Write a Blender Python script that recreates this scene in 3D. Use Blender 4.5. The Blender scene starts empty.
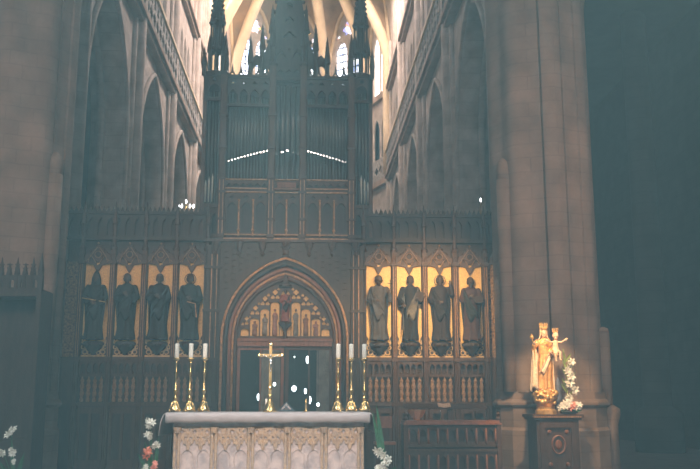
import bpy, bmesh, math, random
from mathutils import Matrix, Vector
random.seed(7)
PI = math.pi
sc = bpy.context.scene
COL = sc.collection

# ------------------------------------------------------------------ camera, world, light, exposure
F_PX = 870.0
TH = math.atan(165.5 / F_PX)
PS = math.atan(44 / F_PX * math.cos(TH))
cam = bpy.data.cameras.new('camera')
cam.sensor_width = 36
cam.lens = F_PX / 700 * 36
cam.clip_end = 300
co = bpy.data.objects.new('camera', cam)
COL.objects.link(co)
co.location = (0.5, 0, 1.6)
co.rotation_euler = (PI / 2 + TH, 0, -PS)
sc.camera = co
sc.view_settings.view_transform = 'Standard'
sc.view_settings.look = 'None'
sc.view_settings.exposure = 0.0
sc.view_settings.gamma = 1
sc.view_settings.use_curve_mapping = False
w = bpy.data.worlds.new('world')
sc.world = w
w.use_nodes = True
w.node_tree.nodes['Background'].inputs[0].default_value = (0.25, 0.4, 0.48, 1)
w.node_tree.nodes['Background'].inputs[1].default_value = 0.12

def area(name, loc, tgt, sx, sy, power, col, spread=180):
    l = bpy.data.lights.new(name, 'AREA')
    l.shape = 'RECTANGLE'; l.size = sx; l.size_y = sy
    l.energy = power; l.color = col; l.spread = math.radians(spread)
    o = bpy.data.objects.new(name, l)
    COL.objects.link(o)
    o.location = loc
    o.rotation_euler = (Vector(tgt) - Vector(loc)).to_track_quat('-Z', 'Y').to_euler()
    return o

def spot(name, loc, tgt, ang, power, col, blend=0.6, r=0.12):
    l = bpy.data.lights.new(name, 'SPOT')
    l.energy = power; l.color = col; l.spot_size = math.radians(ang); l.spot_blend = blend; l.shadow_soft_size = r
    o = bpy.data.objects.new(name, l)
    COL.objects.link(o)
    o.location = loc
    o.rotation_euler = (Vector(tgt) - Vector(loc)).to_track_quat('-Z', 'Y').to_euler()
    return o

# daylight of the great west window, behind the visitor
area('west_window_daylight', (-1.3, -14, 16.0), (-0.5, 20, 5.5), 7, 8, 300, (1.0, 0.95, 0.9), 60)
# unseen side fills added to light the haze and spare the pillars
area('haze_fill_north', (-6.2, 5.5, 15), (-1.5, 5.5, 0), 10, 4, 530, (0.75, 0.93, 1.0), 75)
area('haze_fill_south', (6.2, 5.5, 15), (1.5, 5.5, 0), 10, 4, 530, (0.75, 0.93, 1.0), 75)
# daylight entering by the apse and choir windows, plus an added vault fill
area('apse_daylight_north', (-4.3, 50.0, 26.8), (3.0, 30, 12), 4, 3, 900, (1.0, 0.88, 0.70))
area('apse_vault_fill', (0, 44.5, 26.5), (0, 54, 25.5), 6, 3, 260, (1.0, 0.80, 0.50))  # unseen fill added to brighten the apse ribs and vault
area('choir_daylight_south', (4.9, 41.0, 26.6), (-5.5, 40, 15), 14, 3, 5200, (1.0, 0.88, 0.80))
area('choir_daylight_north', (-4.9, 44.0, 26.6), (5.5, 46, 15), 10, 3, 350, (1.0, 0.86, 0.70))
# electric spotlights of the church, with unseen fills added among them
spot('statue_spotlight', (4.5, 14.4, 4.3), (5.08, 16.4, 2.0), 46, 700, (1.0, 0.70, 0.38), 0.6, 0.05)
spot('desk_fill', (2.7, 15.0, 3.4), (3.1, 17.4, 1.0), 60, 60, (1.0, 0.60, 0.30), 0.9)  # fill added to brighten the desk and bowl
spot('screen_spotlight_south', (2.6, 16.0, 5.0), (3.25, 20, 3.45), 64, 1250, (1.0, 0.70, 0.34), 0.9)
spot('screen_spotlight_north', (-2.0, 16.0, 5.2), (-2.5, 20, 3.6), 70, 130, (1.0, 0.64, 0.34), 0.9)
spot('portal_spotlight', (0.4, 16.0, 4.6), (0.05, 20, 3.9), 62, 240, (1.0, 0.66, 0.34), 0.9)
spot('organ_fill', (0.2, 16.0, 3.6), (0.0, 20, 5.9), 55, 70, (1.0, 0.62, 0.36), 0.9)  # fill added to warm the organ wood
area('pillar_fill_south', (6.2, 3.5, 8.0), (5.9, 17.3, 6.0), 1.2, 1.2, 105, (1.0, 0.72, 0.52), 70)  # unseen fill added to warm the right pillar
area('pillar_fill_north', (-6.2, 3.5, 8.0), (-6.3, 17.3, 6.5), 1.2, 1.2, 62, (1.0, 0.74, 0.58), 70)  # weaker added fill for the left pillar
spot('altar_spotlight', (0.3, 4.5, 4.5), (0.05, 11, 1.15), 28, 1650, (1.0, 0.87, 0.77), 0.8)

# ------------------------------------------------------------------ materials
def mat(name, col, rough=0.6, metal=0.0, var=0.0, vscale=6.0, bump=0.0, bscale=30.0, col2=None, spec=0.5, emit=None, es=0.0, stretch=None):
    m = bpy.data.materials.new(name)
    m.use_nodes = True
    nt = m.node_tree
    b = nt.nodes['Principled BSDF']
    b.inputs['Base Color'].default_value = (*col, 1)
    b.inputs['Roughness'].default_value = rough
    b.inputs['Metallic'].default_value = metal
    b.inputs['Specular IOR Level'].default_value = spec
    tc = nt.nodes.new('ShaderNodeTexCoord')
    mp = nt.nodes.new('ShaderNodeMapping')
    nt.links.new(tc.outputs['Object'], mp.inputs[0])
    if stretch: mp.inputs['Scale'].default_value = stretch
    n = nt.nodes.new('ShaderNodeTexNoise')
    n.inputs['Scale'].default_value = vscale
    n.inputs['Detail'].default_value = 5
    nt.links.new(mp.outputs[0], n.inputs['Vector'])
    r = nt.nodes.new('ShaderNodeValToRGB')
    c2 = col2 or tuple(max(0, c * (1 - var)) for c in col)
    r.color_ramp.elements[0].position = 0.35
    r.color_ramp.elements[0].color = (*c2, 1)
    r.color_ramp.elements[1].position = 0.65
    r.color_ramp.elements[1].color = (*col, 1)
    nt.links.new(n.outputs[0], r.inputs[0])
    nt.links.new(r.outputs[0], b.inputs['Base Color'])
    if bump:
        n2 = nt.nodes.new('ShaderNodeTexNoise')
        n2.inputs['Scale'].default_value = bscale
        n2.inputs['Detail'].default_value = 3
        nt.links.new(mp.outputs[0], n2.inputs['Vector'])
        bp = nt.nodes.new('ShaderNodeBump')
        bp.inputs['Strength'].default_value = bump
        bp.inputs['Distance'].default_value = 0.02
        nt.links.new(n2.outputs[0], bp.inputs['Height'])
        nt.links.new(bp.outputs[0], b.inputs['Normal'])
    if emit:
        b.inputs['Emission Color'].default_value = (*emit, 1)
        b.inputs['Emission Strength'].default_value = es
    return m

def stone_blocks(name, c1, c2, cm, bw=0.8, rh=0.36):
    m = bpy.data.materials.new(name)
    m.use_nodes = True
    nt = m.node_tree
    b = nt.nodes['Principled BSDF']
    b.inputs['Roughness'].default_value = 0.9
    b.inputs['Specular IOR Level'].default_value = 0.15
    tc = nt.nodes.new('ShaderNodeTexCoord')
    sx = nt.nodes.new('ShaderNodeSeparateXYZ')
    nt.links.new(tc.outputs['Object'], sx.inputs[0])
    ad = nt.nodes.new('ShaderNodeMath'); ad.operation = 'ADD'
    nt.links.new(sx.outputs[0], ad.inputs[0]); nt.links.new(sx.outputs[1], ad.inputs[1])
    cb = nt.nodes.new('ShaderNodeCombineXYZ')
    nt.links.new(ad.outputs[0], cb.inputs[0]); nt.links.new(sx.outputs[2], cb.inputs[1])
    br = nt.nodes.new('ShaderNodeTexBrick')
    br.inputs['Color1'].default_value = (*c1, 1)
    br.inputs['Color2'].default_value = (*c2, 1)
    br.inputs['Mortar'].default_value = (*cm, 1)
    br.inputs['Scale'].default_value = 1
    br.inputs['Brick Width'].default_value = bw
    br.inputs['Row Height'].default_value = rh
    br.inputs['Mortar Size'].default_value = 0.012
    nt.links.new(cb.outputs[0], br.inputs['Vector'])
    n = nt.nodes.new('ShaderNodeTexNoise')
    n.inputs['Scale'].default_value = 1.7
    n.inputs['Detail'].default_value = 8
    nt.links.new(tc.outputs['Object'], n.inputs['Vector'])
    r = nt.nodes.new('ShaderNodeValToRGB')
    r.color_ramp.elements[0].position = 0.3
    r.color_ramp.elements[0].color = (0.6, 0.58, 0.56, 1)
    r.color_ramp.elements[1].position = 0.7
    r.color_ramp.elements[1].color = (1, 1, 1, 1)
    nt.links.new(n.outputs[0], r.inputs[0])
    mx = nt.nodes.new('ShaderNodeMix'); mx.data_type = 'RGBA'; mx.blend_type = 'MULTIPLY'
    mx.inputs[0].default_value = 1
    nt.links.new(br.outputs[0], mx.inputs[6]); nt.links.new(r.outputs[0], mx.inputs[7])
    nt.links.new(mx.outputs[2], b.inputs['Base Color'])
    return m

STONE = stone_blocks('limestone_blocks', (0.42, 0.31, 0.24), (0.38, 0.28, 0.22), (0.34, 0.25, 0.20), 0.7, 0.30)
WSTONE = stone_blocks('pale_wall_stone', (0.58, 0.50, 0.44), (0.54, 0.47, 0.41), (0.46, 0.40, 0.35), 0.9, 0.42)
DSTONE = stone_blocks('shade_dark_stone', (0.06, 0.055, 0.05), (0.05, 0.045, 0.04), (0.03, 0.03, 0.03))  # shade of the unlit aisles put into the stone colour
VSTONE = mat('vault_plaster', (0.42, 0.29, 0.17), 0.9, var=0.35, vscale=1.2)
RIB = mat('rib_stone', (0.70, 0.56, 0.37), 0.9, var=0.15, vscale=2)
CARV = mat('carved_grey_stone', (0.42, 0.38, 0.34), 0.9, var=0.6, vscale=9, bump=0.8, bscale=12)
FLOORM = mat('worn_floor_slabs', (0.12, 0.10, 0.09), 0.7, var=0.4, vscale=2)
WOOD = mat('dark_oak', (0.060, 0.036, 0.024), 0.55, var=0.45, vscale=5, bump=0.4, bscale=40, stretch=(3, 3, 0.6))
WOODM = mat('brown_oak', (0.105, 0.053, 0.029), 0.5, var=0.4, vscale=6, bump=0.4, bscale=40, stretch=(3, 3, 0.6))
WOODR = mat('red_brown_oak', (0.30, 0.12, 0.06), 0.5, var=0.35, vscale=6, bump=0.3, stretch=(3, 3, 0.6))
RAIL = mat('gilt_edged_oak', (0.66, 0.36, 0.15), 0.45, var=0.5, vscale=14)
CARVED = mat('carved_light_oak', (0.40, 0.24, 0.13), 0.55, var=0.55, vscale=40, bump=0.8, bscale=60)
GOLDP = mat('gold_ground_panel', (0.90, 0.60, 0.20), 0.45, col2=(0.74, 0.46, 0.14), vscale=26, bump=0.3, bscale=70)
GOLDT = mat('gilded_tracery', (0.80, 0.56, 0.25), 0.4, metal=0.3, var=0.35, vscale=20)
ARAB = mat('gold_arabesque_panel', (0.52, 0.30, 0.13), 0.5, col2=(0.10, 0.05, 0.03), vscale=22)
GOLD = mat('bright_gilding', (0.95, 0.62, 0.24), 0.34, metal=0.55, var=0.25, vscale=14)
BRASS = mat('polished_brass', (0.86, 0.62, 0.26), 0.25, metal=0.9, var=0.3, vscale=18)
PIPE = mat('dull_tin_pipe', (0.22, 0.25, 0.26), 0.42, metal=0.75, var=0.35, vscale=5, stretch=(8, 8, 0.3))
PIPEB = mat('bright_tin', (0.85, 0.88, 0.9), 0.12, metal=1.0)
TINF = mat('pale_tin_foot', (0.75, 0.74, 0.66), 0.3, metal=0.4)
WAX = mat('ivory_wax', (0.93, 0.88, 0.76), 0.5)
CLOTH = mat('white_linen', (0.42, 0.39, 0.385), 0.85, var=0.12, vscale=9, bump=0.3, bscale=18)
MARB = mat('pinkish_altar_stone', (0.74, 0.66, 0.63), 0.7, col2=(0.44, 0.41, 0.42), vscale=9, bump=0.4, bscale=30)
MGOLD = mat('ochre_carved_stone', (0.66, 0.50, 0.34), 0.65, col2=(0.42, 0.34, 0.27), vscale=20, bump=0.5, bscale=40)
IRON = mat('dark_metal', (0.05, 0.05, 0.05), 0.5, metal=0.6)
SKIN = mat('painted_skin', (0.62, 0.42, 0.30), 0.55, var=0.1)
DSKIN = mat('dark_patina_skin', (0.10, 0.065, 0.045), 0.6, var=0.2)
def fabric(name, c, v=0.4): return mat(name, c, 0.75, var=v, vscale=12, bump=0.3, bscale=25)
GREEN = mat('leaf_green', (0.06, 0.20, 0.10), 0.5, var=0.4, vscale=12)
LGREEN = mat('fresh_stem_green', (0.35, 0.48, 0.14), 0.5, var=0.3, vscale=12)
PETAL = mat('white_petal', (0.86, 0.86, 0.76), 0.6, var=0.12, vscale=20)
PPINK = mat('pink_petal', (0.85, 0.34, 0.26), 0.6, var=0.2, vscale=20)
PRED = mat('orange_red_petal', (0.75, 0.22, 0.12), 0.6, var=0.25, vscale=20)
CERAM = mat('dark_vase_glaze', (0.05, 0.06, 0.06), 0.3)
PAPER = mat('cream_paper', (0.80, 0.60, 0.42), 0.8)
BULB_GLINT = mat('lit_bulb_and_glint', (1, 1, 1), 0.4, emit=(0.86, 0.94, 1.0), es=14)  # candelabrum bulbs, and the glow of the added door glints

def glass_mat():
    m = bpy.data.materials.new('door_glass')
    m.use_nodes = True
    nt = m.node_tree
    nt.nodes.remove(nt.nodes['Principled BSDF'])
    t = nt.nodes.new('ShaderNodeBsdfTransparent'); t.inputs[0].default_value = (0.75, 0.8, 0.8, 1)
    g = nt.nodes.new('ShaderNodeBsdfGlossy'); g.inputs[1].default_value = 0.05
    fr = nt.nodes.new('ShaderNodeFresnel')
    mx = nt.nodes.new('ShaderNodeMixShader')
    nt.links.new(fr.outputs[0], mx.inputs[0]); nt.links.new(t.outputs[0], mx.inputs[1]); nt.links.new(g.outputs[0], mx.inputs[2])
    nt.links.new(mx.outputs[0], nt.nodes['Material Output'].inputs[0])
    return m
GLASS = glass_mat()

def stained(name, bright, cols, scale=3.2, es=3.0):
    m = bpy.data.materials.new(name)
    m.use_nodes = True
    nt = m.node_tree
    b = nt.nodes['Principled BSDF']
    tc = nt.nodes.new('ShaderNodeTexCoord')
    v = nt.nodes.new('ShaderNodeTexVoronoi'); v.inputs['Scale'].default_value = scale
    nt.links.new(tc.outputs['Object'], v.inputs['Vector'])
    sp = nt.nodes.new('ShaderNodeSeparateColor')
    nt.links.new(v.outputs['Color'], sp.inputs[0])
    r = nt.nodes.new('ShaderNodeValToRGB'); r.color_ramp.interpolation = 'CONSTANT'
    els = r.color_ramp.elements
    els[0].position = 0; els[0].color = (*bright, 1)
    els[1].position = 0.55; els[1].color = (*cols[0], 1)
    for i, c in enumerate(cols[1:]):
        e = els.new(0.55 + 0.45 * (i + 1) / len(cols)); e.color = (*c, 1)
    nt.links.new(sp.outputs[0], r.inputs[0])
    nt.links.new(r.outputs[0], b.inputs['Emission Color'])
    nt.links.new(r.outputs[0], b.inputs['Base Color'])
    b.inputs['Emission Strength'].default_value = es
    return m
PANE = stained('daylit_leaded_glass', (0.75, 0.85, 1.0), [(0.35, 0.5, 0.95), (0.9, 0.95, 1.0), (0.7, 0.8, 1.0)], 3.0, 4.5)
PANEC = stained('stained_rose_glass', (0.85, 0.85, 0.95), [(0.85, 0.35, 0.2), (0.3, 0.35, 0.9), (0.9, 0.65, 0.15)], 3.4, 1.8)
PANEW = mat('clear_daylit_glass', (0.9, 0.95, 1), 0.4, emit=(1.0, 0.97, 0.93), es=2.6)

# ------------------------------------------------------------------ mesh helpers
ORG = {}
class MB:
    def __init__(s): s.bm = bmesh.new()
    def _add(s, me, M=None):
        n0 = len(s.bm.verts)
        s.bm.from_mesh(me)
        s.bm.verts.ensure_lookup_table()
        if M is not None:
            bmesh.ops.transform(s.bm, matrix=M, verts=s.bm.verts[n0:])
        bpy.data.meshes.remove(me)
    def box(s, x0, x1, y0, y1, z0, z1, M=None):
        v = [s.bm.verts.new(p) for p in ((x0,y0,z0),(x1,y0,z0),(x1,y1,z0),(x0,y1,z0),(x0,y0,z1),(x1,y0,z1),(x1,y1,z1),(x0,y1,z1))]
        for f in ((3,2,1,0),(4,5,6,7),(0,1,5,4),(1,2,6,5),(2,3,7,6),(3,0,4,7)):
            s.bm.faces.new([v[i] for i in f])
        if M is not None: bmesh.ops.transform(s.bm, matrix=M, verts=v)
        return s
    def prism(s, poly, z0, z1, M=None):
        a = [s.bm.verts.new((p[0], p[1], z0)) for p in poly]
        b = [s.bm.verts.new((p[0], p[1], z1)) for p in poly]
        n = len(poly)
        s.bm.faces.new(a[::-1]); s.bm.faces.new(b)
        for i in range(n): s.bm.faces.new((a[i], a[(i+1) % n], b[(i+1) % n], b[i]))
        if M is not None: bmesh.ops.transform(s.bm, matrix=M, verts=a + b)
        return s
    def tube(s, pts, rad, n=8, cap=True):
        pts = [Vector(p) for p in pts]
        if not hasattr(rad, '__len__'): rad = [rad] * len(pts)
        rings = []
        up = None
        for i, p in enumerate(pts):
            d = (pts[min(i+1, len(pts)-1)] - pts[max(i-1, 0)]).normalized()
            if up is None:
                up = Vector((0, 1, 0)) if abs(d.y) < 0.9 else Vector((0, 0, 1))
            a = up - d * up.dot(d)
            if a.length < 1e-4: a = d.orthogonal()
            a.normalize(); up = a
            b = d.cross(a)
            r = max(rad[i], 1e-4)
            rings.append([s.bm.verts.new(p + (a * math.cos(2*PI*k/n) + b * math.sin(2*PI*k/n)) * r) for k in range(n)])
        for i in range(len(rings)-1):
            for k in range(n):
                s.bm.faces.new((rings[i][k], rings[i][(k+1) % n], rings[i+1][(k+1) % n], rings[i+1][k]))
        if cap:
            s.bm.faces.new(rings[0][::-1]); s.bm.faces.new(rings[-1])
        return s
    def lathe(s, prof, cx=0, cy=0, n=16, M=None, sx=1, sy=1, rot=0):
        rings = []
        for r, z in prof:
            r = max(r, 1e-4)
            rings.append([s.bm.verts.new((cx + sx*r*math.cos(rot+2*PI*k/n), cy + sy*r*math.sin(rot+2*PI*k/n), z)) for k in range(n)])
        for i in range(len(rings)-1):
            for k in range(n):
                s.bm.faces.new((rings[i][k], rings[i][(k+1) % n], rings[i+1][(k+1) % n], rings[i+1][k]))
        s.bm.faces.new(rings[0][::-1]); s.bm.faces.new(rings[-1])
        if M is not None: bmesh.ops.transform(s.bm, matrix=M, verts=[v for r in rings for v in r])
        return s
    def sph(s, c, rx, ry=None, rz=None, n=12, m=8):
        ry = ry or rx; rz = rz or rx
        prof = [(math.sin(PI*i/m), -math.cos(PI*i/m)) for i in range(m+1)]
        s.lathe(prof, n=n, M=Matrix.Translation(c) @ Matrix.Diagonal((rx, ry, rz, 1)))
        return s
    def plate(s, outline, holes, y0, y1, M=None):
        """flat pierced board in the XZ plane between y0 and y1"""
        cu = bpy.data.curves.new('tmp', 'CURVE')
        cu.dimensions = '2D'; cu.fill_mode = 'BOTH'; cu.extrude = (y1 - y0) / 2
        for loop in [outline] + list(holes):
            sp = cu.splines.new('POLY')
            sp.points.add(len(loop)-1)
            for p, q in zip(sp.points, loop): p.co = (q[0], q[1], 0, 1)
            sp.use_cyclic_u = True
        ob = bpy.data.objects.new('tmp', cu)
        me = bpy.data.meshes.new_from_object(ob)
        bpy.data.objects.remove(ob); bpy.data.curves.remove(cu)
        R = Matrix.Translation((0, (y0+y1)/2, 0)) @ Matrix.Rotation(PI/2, 4, 'X')
        s._add(me, (M @ R) if M is not None else R)
        return s
    def build(s, name, m, parent=None, smooth=False, mods=None):
        bmesh.ops.remove_doubles(s.bm, verts=s.bm.verts, dist=1e-5)
        bmesh.ops.recalc_face_normals(s.bm, faces=s.bm.faces)
        me = bpy.data.meshes.new(name)
        s.bm.to_mesh(me); s.bm.free()
        o = bpy.data.objects.new(name, me)
        COL.objects.link(o)
        if parent is not None:
            o.parent = parent
            g = ORG.get(parent.name, Vector((0, 0, 0)))
            if g.length: me.transform(Matrix.Translation(-g))
            ORG[o.name] = g
        me.materials.append(m)
        if smooth:
            for p in me.polygons: p.use_smooth = True
        if mods == 'voxel': pass
        return o

def empty(name, loc, label, cat, group=None, rz=0, moved=True):
    o = bpy.data.objects.new(name, None)
    COL.objects.link(o)
    o.location = loc; o.rotation_euler = (0, 0, rz)
    o.empty_display_size = 0.1
    o['label'] = label; o['category'] = cat
    if group: o['group'] = group
    ORG[o.name] = Vector(loc) if moved else Vector((0, 0, 0))
    return o
def tag(o, label, cat, group=None):
    o['label'] = label; o['category'] = cat
    if group: o['group'] = group
    return o
def struct(o):
    o['kind'] = 'structure'
    return o
def sempty(name):
    o = bpy.data.objects.new(name, None); COL.objects.link(o); o['kind'] = 'structure'; ORG[o.name] = Vector((0,0,0))
    return o
def copy_tree(o, parent=None):
    c = o.copy(); COL.objects.link(c)
    if parent is not None: c.parent = parent
    for ch in list(o.children): copy_tree(ch, c)
    return c
def place(o, loc, rz=0, label=None, group=None):
    c = copy_tree(o)
    c.location = loc; c.rotation_euler = (0, 0, rz)
    if label: c['label'] = label
    if group: c['group'] = group
    return c

def arch(cx, a, zb, zs, za, n=8):
    """closed pointed arch outline: centre, half width, base, spring and apex heights"""
    r = za - zs
    R = (a*a + r*r) / (2*a)
    pts = [(cx - a, zb), (cx + a, zb)]
    if r >= a * 0.999:
        t1 = math.atan2(r, -(a - R)) if False else math.acos(max(-1, min(1, (R - a) / R)))
        for i in range(n+1):
            t = t1 * i / n
            pts.append((cx + a - R + R*math.cos(t), zs + R*math.sin(t)))
        for i in range(n-1, -1, -1):
            t = t1 * i / n
            pts.append((cx - a + R - R*math.cos(t), zs + R*math.sin(t)))
    else:
        for i in range(n+1):
            t = PI/2 * i / n
            pts.append((cx + a*math.cos(t)*(1 - 0.0*i), zs + r*math.sin(t)))
        for i in range(n-1, -1, -1):
            t = PI/2 * i / n
            pts.append((cx - a*math.cos(t), zs + r*math.sin(t)))
    return pts
def rect(x0, x1, z0, z1): return [(x0, z0), (x1, z0), (x1, z1), (x0, z1)]
def foil(cx, cz, r, k=4, n=24, rot=0):
    return [(cx + r*(0.68+0.32*abs(math.cos(k*(t-rot)/2)))*math.cos(t), cz + r*(0.68+0.32*abs(math.cos(k*(t-rot)/2)))*math.sin(t)) for t in (2*PI*i/n for i in range(n))]
def arc_path(cx, a, zs, za, n=14):
    """open path of pointed arch, from left spring to right spring"""
    o = arch(cx, a, zs - 1, zs, za, n)[2:]
    return o[::-1]
def on(path, y): return [(p[0], y, p[1]) for p in path]

# ------------------------------------------------------------------ setting
m = MB(); m.box(-15, 15, -16, 60, -0.3, 0)
struct(m.build('floor', FLOORM))

PIERS = [21.4, 28.65, 35.9, 43.15, 50.4]
def side_wall(sign, name):
    root = sempty(name)
    M = Matrix(((0, -1, 0, -5.5), (1, 0, 0, 0), (0, 0, 1, 0), (0, 0, 0, 1)))
    if sign > 0: M = Matrix.Diagonal((-1, 1, 1, 1)) @ M
    W = MB()
    holes = []
    for i in range(4):
        c = (PIERS[i] + PIERS[i+1]) / 2
        holes.append(arch(c, 2.62, 0.02, 9.9, 13.75, 10))
        for k in range(4):
            holes.append(arch(c + (k-1.5)*1.12, 0.46, 15.0, 18.0, 18.95, 4))
        for k in range(4):
            holes.append(arch(c + (k-1.5)*1.05, 0.44, 21.2, 25.6, 26.5, 4))
        holes.append(foil(c - 1.05, 26.95, 0.38, 4)); holes.append(foil(c + 1.05, 26.95, 0.38, 4)); holes.append(foil(c, 27.5, 0.45, 4))
    W.plate(rect(19.6, 50.4, 0, 29), holes, 0.0, 1.1, M)
    W.build('wall_stone', WSTONE, root)
    # hollow face of each arcade arch: stepped moulding ring
    mo = MB()
    for i in range(4):
        c = (PIERS[i] + PIERS[i+1]) / 2
        p = arc_path(c, 2.72, 9.9, 13.95)
        P = [(c-2.72, 0.05)] + p + [(c+2.72, 0.05)]
        mo.tube([M @ Vector((q[0], -0.03, q[1])) for q in P], 0.10, 6)
        P2 = [(c-2.5, 0.05)] + arc_path(c, 2.5, 9.9, 13.6) + [(c+2.5, 0.05)]
        mo.tube([M @ Vector((q[0], 0.75, q[1])) for q in P2], 0.13, 6)
    mo.build('arch_moulding', WSTONE, root, True)
    for pz in PIERS:
        sh = MB()
        for dy, r, off in ((0, 0.24, 0.12), (-0.42, 0.12, 0.03), (0.42, 0.12, 0.03)):
            a = M @ Vector((pz + dy, -off, 0.01)); b = M @ Vector((pz + dy, -off, 23.2))
            sh.tube([a, b], r, 10)
        sh.lathe([(0.4, 0), (0.5, 0.5), (0.46, 1.2)], n=8, M=M @ Matrix.Translation((pz, -0.1, 0)))
        sh.build('wall_shaft', WSTONE, root, True)
    s1 = MB()
    for z0, z1, d in ((14.45, 14.62, 0.30), (14.62, 14.8, 0.42), (20.0, 20.18, 0.22), (20.18, 20.36, 0.34)):
        s1.box(19.6, 50.4, -d, -0.01, z0, z1, M)
    s1.build('string_course', STONE, root)
    hb = []
    y = 19.9
    while y < 50.1:
        hb.append(foil(y + 0.35, 15.25, 0.3, 4)); hb.append(foil(y + 0.35, 15.83, 0.24, 4, rot=PI/4)); y += 0.66
    b1 = MB(); b1.plate(rect(19.6, 50.4, 14.8, 16.14), hb, -0.34, -0.22, M)
    b1.build('balustrade', CARV, root)
    r1 = MB(); r1.box(19.6, 50.4, -0.42, -0.16, 16.14, 16.28, M)
    r1.build('balustrade_rail', RIB, root)
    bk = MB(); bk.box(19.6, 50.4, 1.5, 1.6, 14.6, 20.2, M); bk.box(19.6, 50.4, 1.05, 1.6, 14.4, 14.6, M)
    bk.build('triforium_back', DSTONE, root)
    # outer aisle wall and aisle vault
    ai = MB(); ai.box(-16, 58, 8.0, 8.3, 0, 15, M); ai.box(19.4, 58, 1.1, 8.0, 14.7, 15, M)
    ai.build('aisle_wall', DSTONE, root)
    return root
side_wall(-1, 'wall_left')
side_wall(1, 'wall_right')
# clerestory panes of the choir bays
wn = 1
for sgn in (-1, 1):
    for i in range(4):
        c = (PIERS[i] + PIERS[i+1]) / 2
        M = Matrix(((0, -1, 0, -5.5), (1, 0, 0, 0), (0, 0, 1, 0), (0, 0, 0, 1)))
        if sgn > 0: M = Matrix.Diagonal((-1, 1, 1, 1)) @ M
        r = sempty('window_%d' % wn); wn += 1
        p = MB(); p.plate(arch(c, 2.25, 21.0, 25.6, 28.2), [], 0.6, 0.64, M); p.build('pane', PANE, r)
        l = MB()
        for k in range(9): l.box(c-2.2, c+2.2, 0.5, 0.54, 21.4+k*0.6, 21.43+k*0.6, M)
        l.build('lead_bars', IRON, r)

# apse
AC = Vector((0, 50.4, 0))
AV = [AC + Vector((5.5*math.cos(t), 5.5*0.97*math.sin(t), 0)) for t in (0, PI/5, 2*PI/5, 3*PI/5, 4*PI/5, PI)]
apse = sempty('wall_apse')
ZS, ZB = 22.6, 29.8
def rib_z(s): return ZS + (ZB - ZS) * math.sin(PI/2 * min(1, s)) ** 0.8
for i in range(5):
    A, B = AV[i+1], AV[i]
    L = (B - A).length
    d = (B - A).normalized()
    nrm = Vector((-d.y, d.x, 0))            # outwards
    if nrm.dot((A+B)/2 - AC) < 0: nrm = -nrm
    M = Matrix(((d.x, nrm.x, 0, A.x), (d.y, nrm.y, 0, A.y), (0, 0, 1, 0), (0, 0, 0, 1)))
    h = [arch(L/2, 1.15, 0.05, 9.9, 13.2)]
    for k in (-1, 1): h.append(arch(L/2 + k*0.6, 0.48, 15.2, 18.0, 19.0, 5))
    a0 = 1.22
    if i in (0, 4):
        h += [arch(L/2 - 0.56, 0.52, 20.6, 23.4, 24.5, 5), arch(L/2 + 0.56, 0.52, 20.6, 23.4, 24.5, 5)]
    else:
        h += [arch(L/2 - 0.56, 0.48, 21.0, 24.4, 25.2, 4), arch(L/2 + 0.56, 0.48, 21.0, 24.4, 25.2, 4), foil(L/2, 26.1, 0.62, 6, 36)]
        h += [foil(L/2 - 0.85, 25.55, 0.24, 3, 18), foil(L/2 + 0.85, 25.55, 0.24, 3, 18)]
    W = MB(); W.plate(rect(0, L, 0, 28.5), h, 0, 0.12 if i in (0, 4) else 0.5, M); W.build('apse_wall_stone', WSTONE, apse)
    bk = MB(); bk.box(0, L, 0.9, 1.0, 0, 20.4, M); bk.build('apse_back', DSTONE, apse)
    st = MB()
    for z0, z1, dd in ((14.45, 14.8, 0.3), (20.0, 20.36, 0.25)): st.box(0, L, -dd, -0.01, z0, z1, M)
    st.build('string_course', STONE, apse)
    bal = MB()
    bal.plate(rect(0.05, L-0.05, 14.8, 16.14), [foil(0.4+0.62*k, 15.4, 0.27, 4) for k in range(5)], -0.28, -0.2, M)
    bal.build('balustrade', CARV, apse)
    r = sempty('window_%d' % wn); wn += 1
    if i in (0, 4):
        p = MB(); p.plate(arch(L/2, 1.15, 20.5, 23.4, 25.2), [], 0.16, 0.18, M); p.build('pane', PANEW, r)
    else:
        p = MB(); p.plate(arch(L/2, 1.2, 20.9, 24.6, 25.35), [], 0.3, 0.34, M); p.build('pane', PANE, r)
        p = MB(); p.plate(arch(L/2, 1.2, 25.25, 25.8, 27.3), [], 0.35, 0.39, M); p.build('tracery_pane', PANEC, r)
        l = MB()
        for k in range(8): l.box(L/2-1.1, L/2+1.1, 0.24, 0.28, 21.3+k*0.5, 21.37+k*0.5, M)
        for k in (-0.56, 0.56): l.box(L/2+k-0.03, L/2+k+0.03, 0.24, 0.28, 21, 25.2, M)
        l.build('lead_bars', IRON, r)
    # vault cell
    V = MB()
    N, K = 12, 12
    g = []
    for s_ in range(K+1):
        s = s_ / K
        row = []
        for t_ in range(N+1):
            t = t_ / N
            p = (A.lerp(B, t)).lerp(AC + Vector((0, -0.5, 0)), s)
            zw = 5.0 * (1 - abs(2*t-1) ** 2.2)
            z = rib_z(s) + zw * (1 - s) ** 1.4 * 0.95
            row.append(V.bm.verts.new((p.x, p.y, min(z, 30.2))))
        g.append(row)
    for s_ in range(K):
        for t_ in range(N): V.bm.faces.new((g[s_][t_], g[s_][t_+1], g[s_+1][t_+1], g[s_+1][t_]))
    cell = V.build('ceiling', VSTONE, None, True); struct(cell)
    # wall rib over the window
    wr = MB()
    wr.tube([M @ Vector((L*t, -0.05, ZS + 4.75*(1-abs(2*t-1)**2.2))) for t in (k/16 for k in range(17))], 0.13, 6)
    wr.build('wall_rib', RIB, apse, True)
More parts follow.
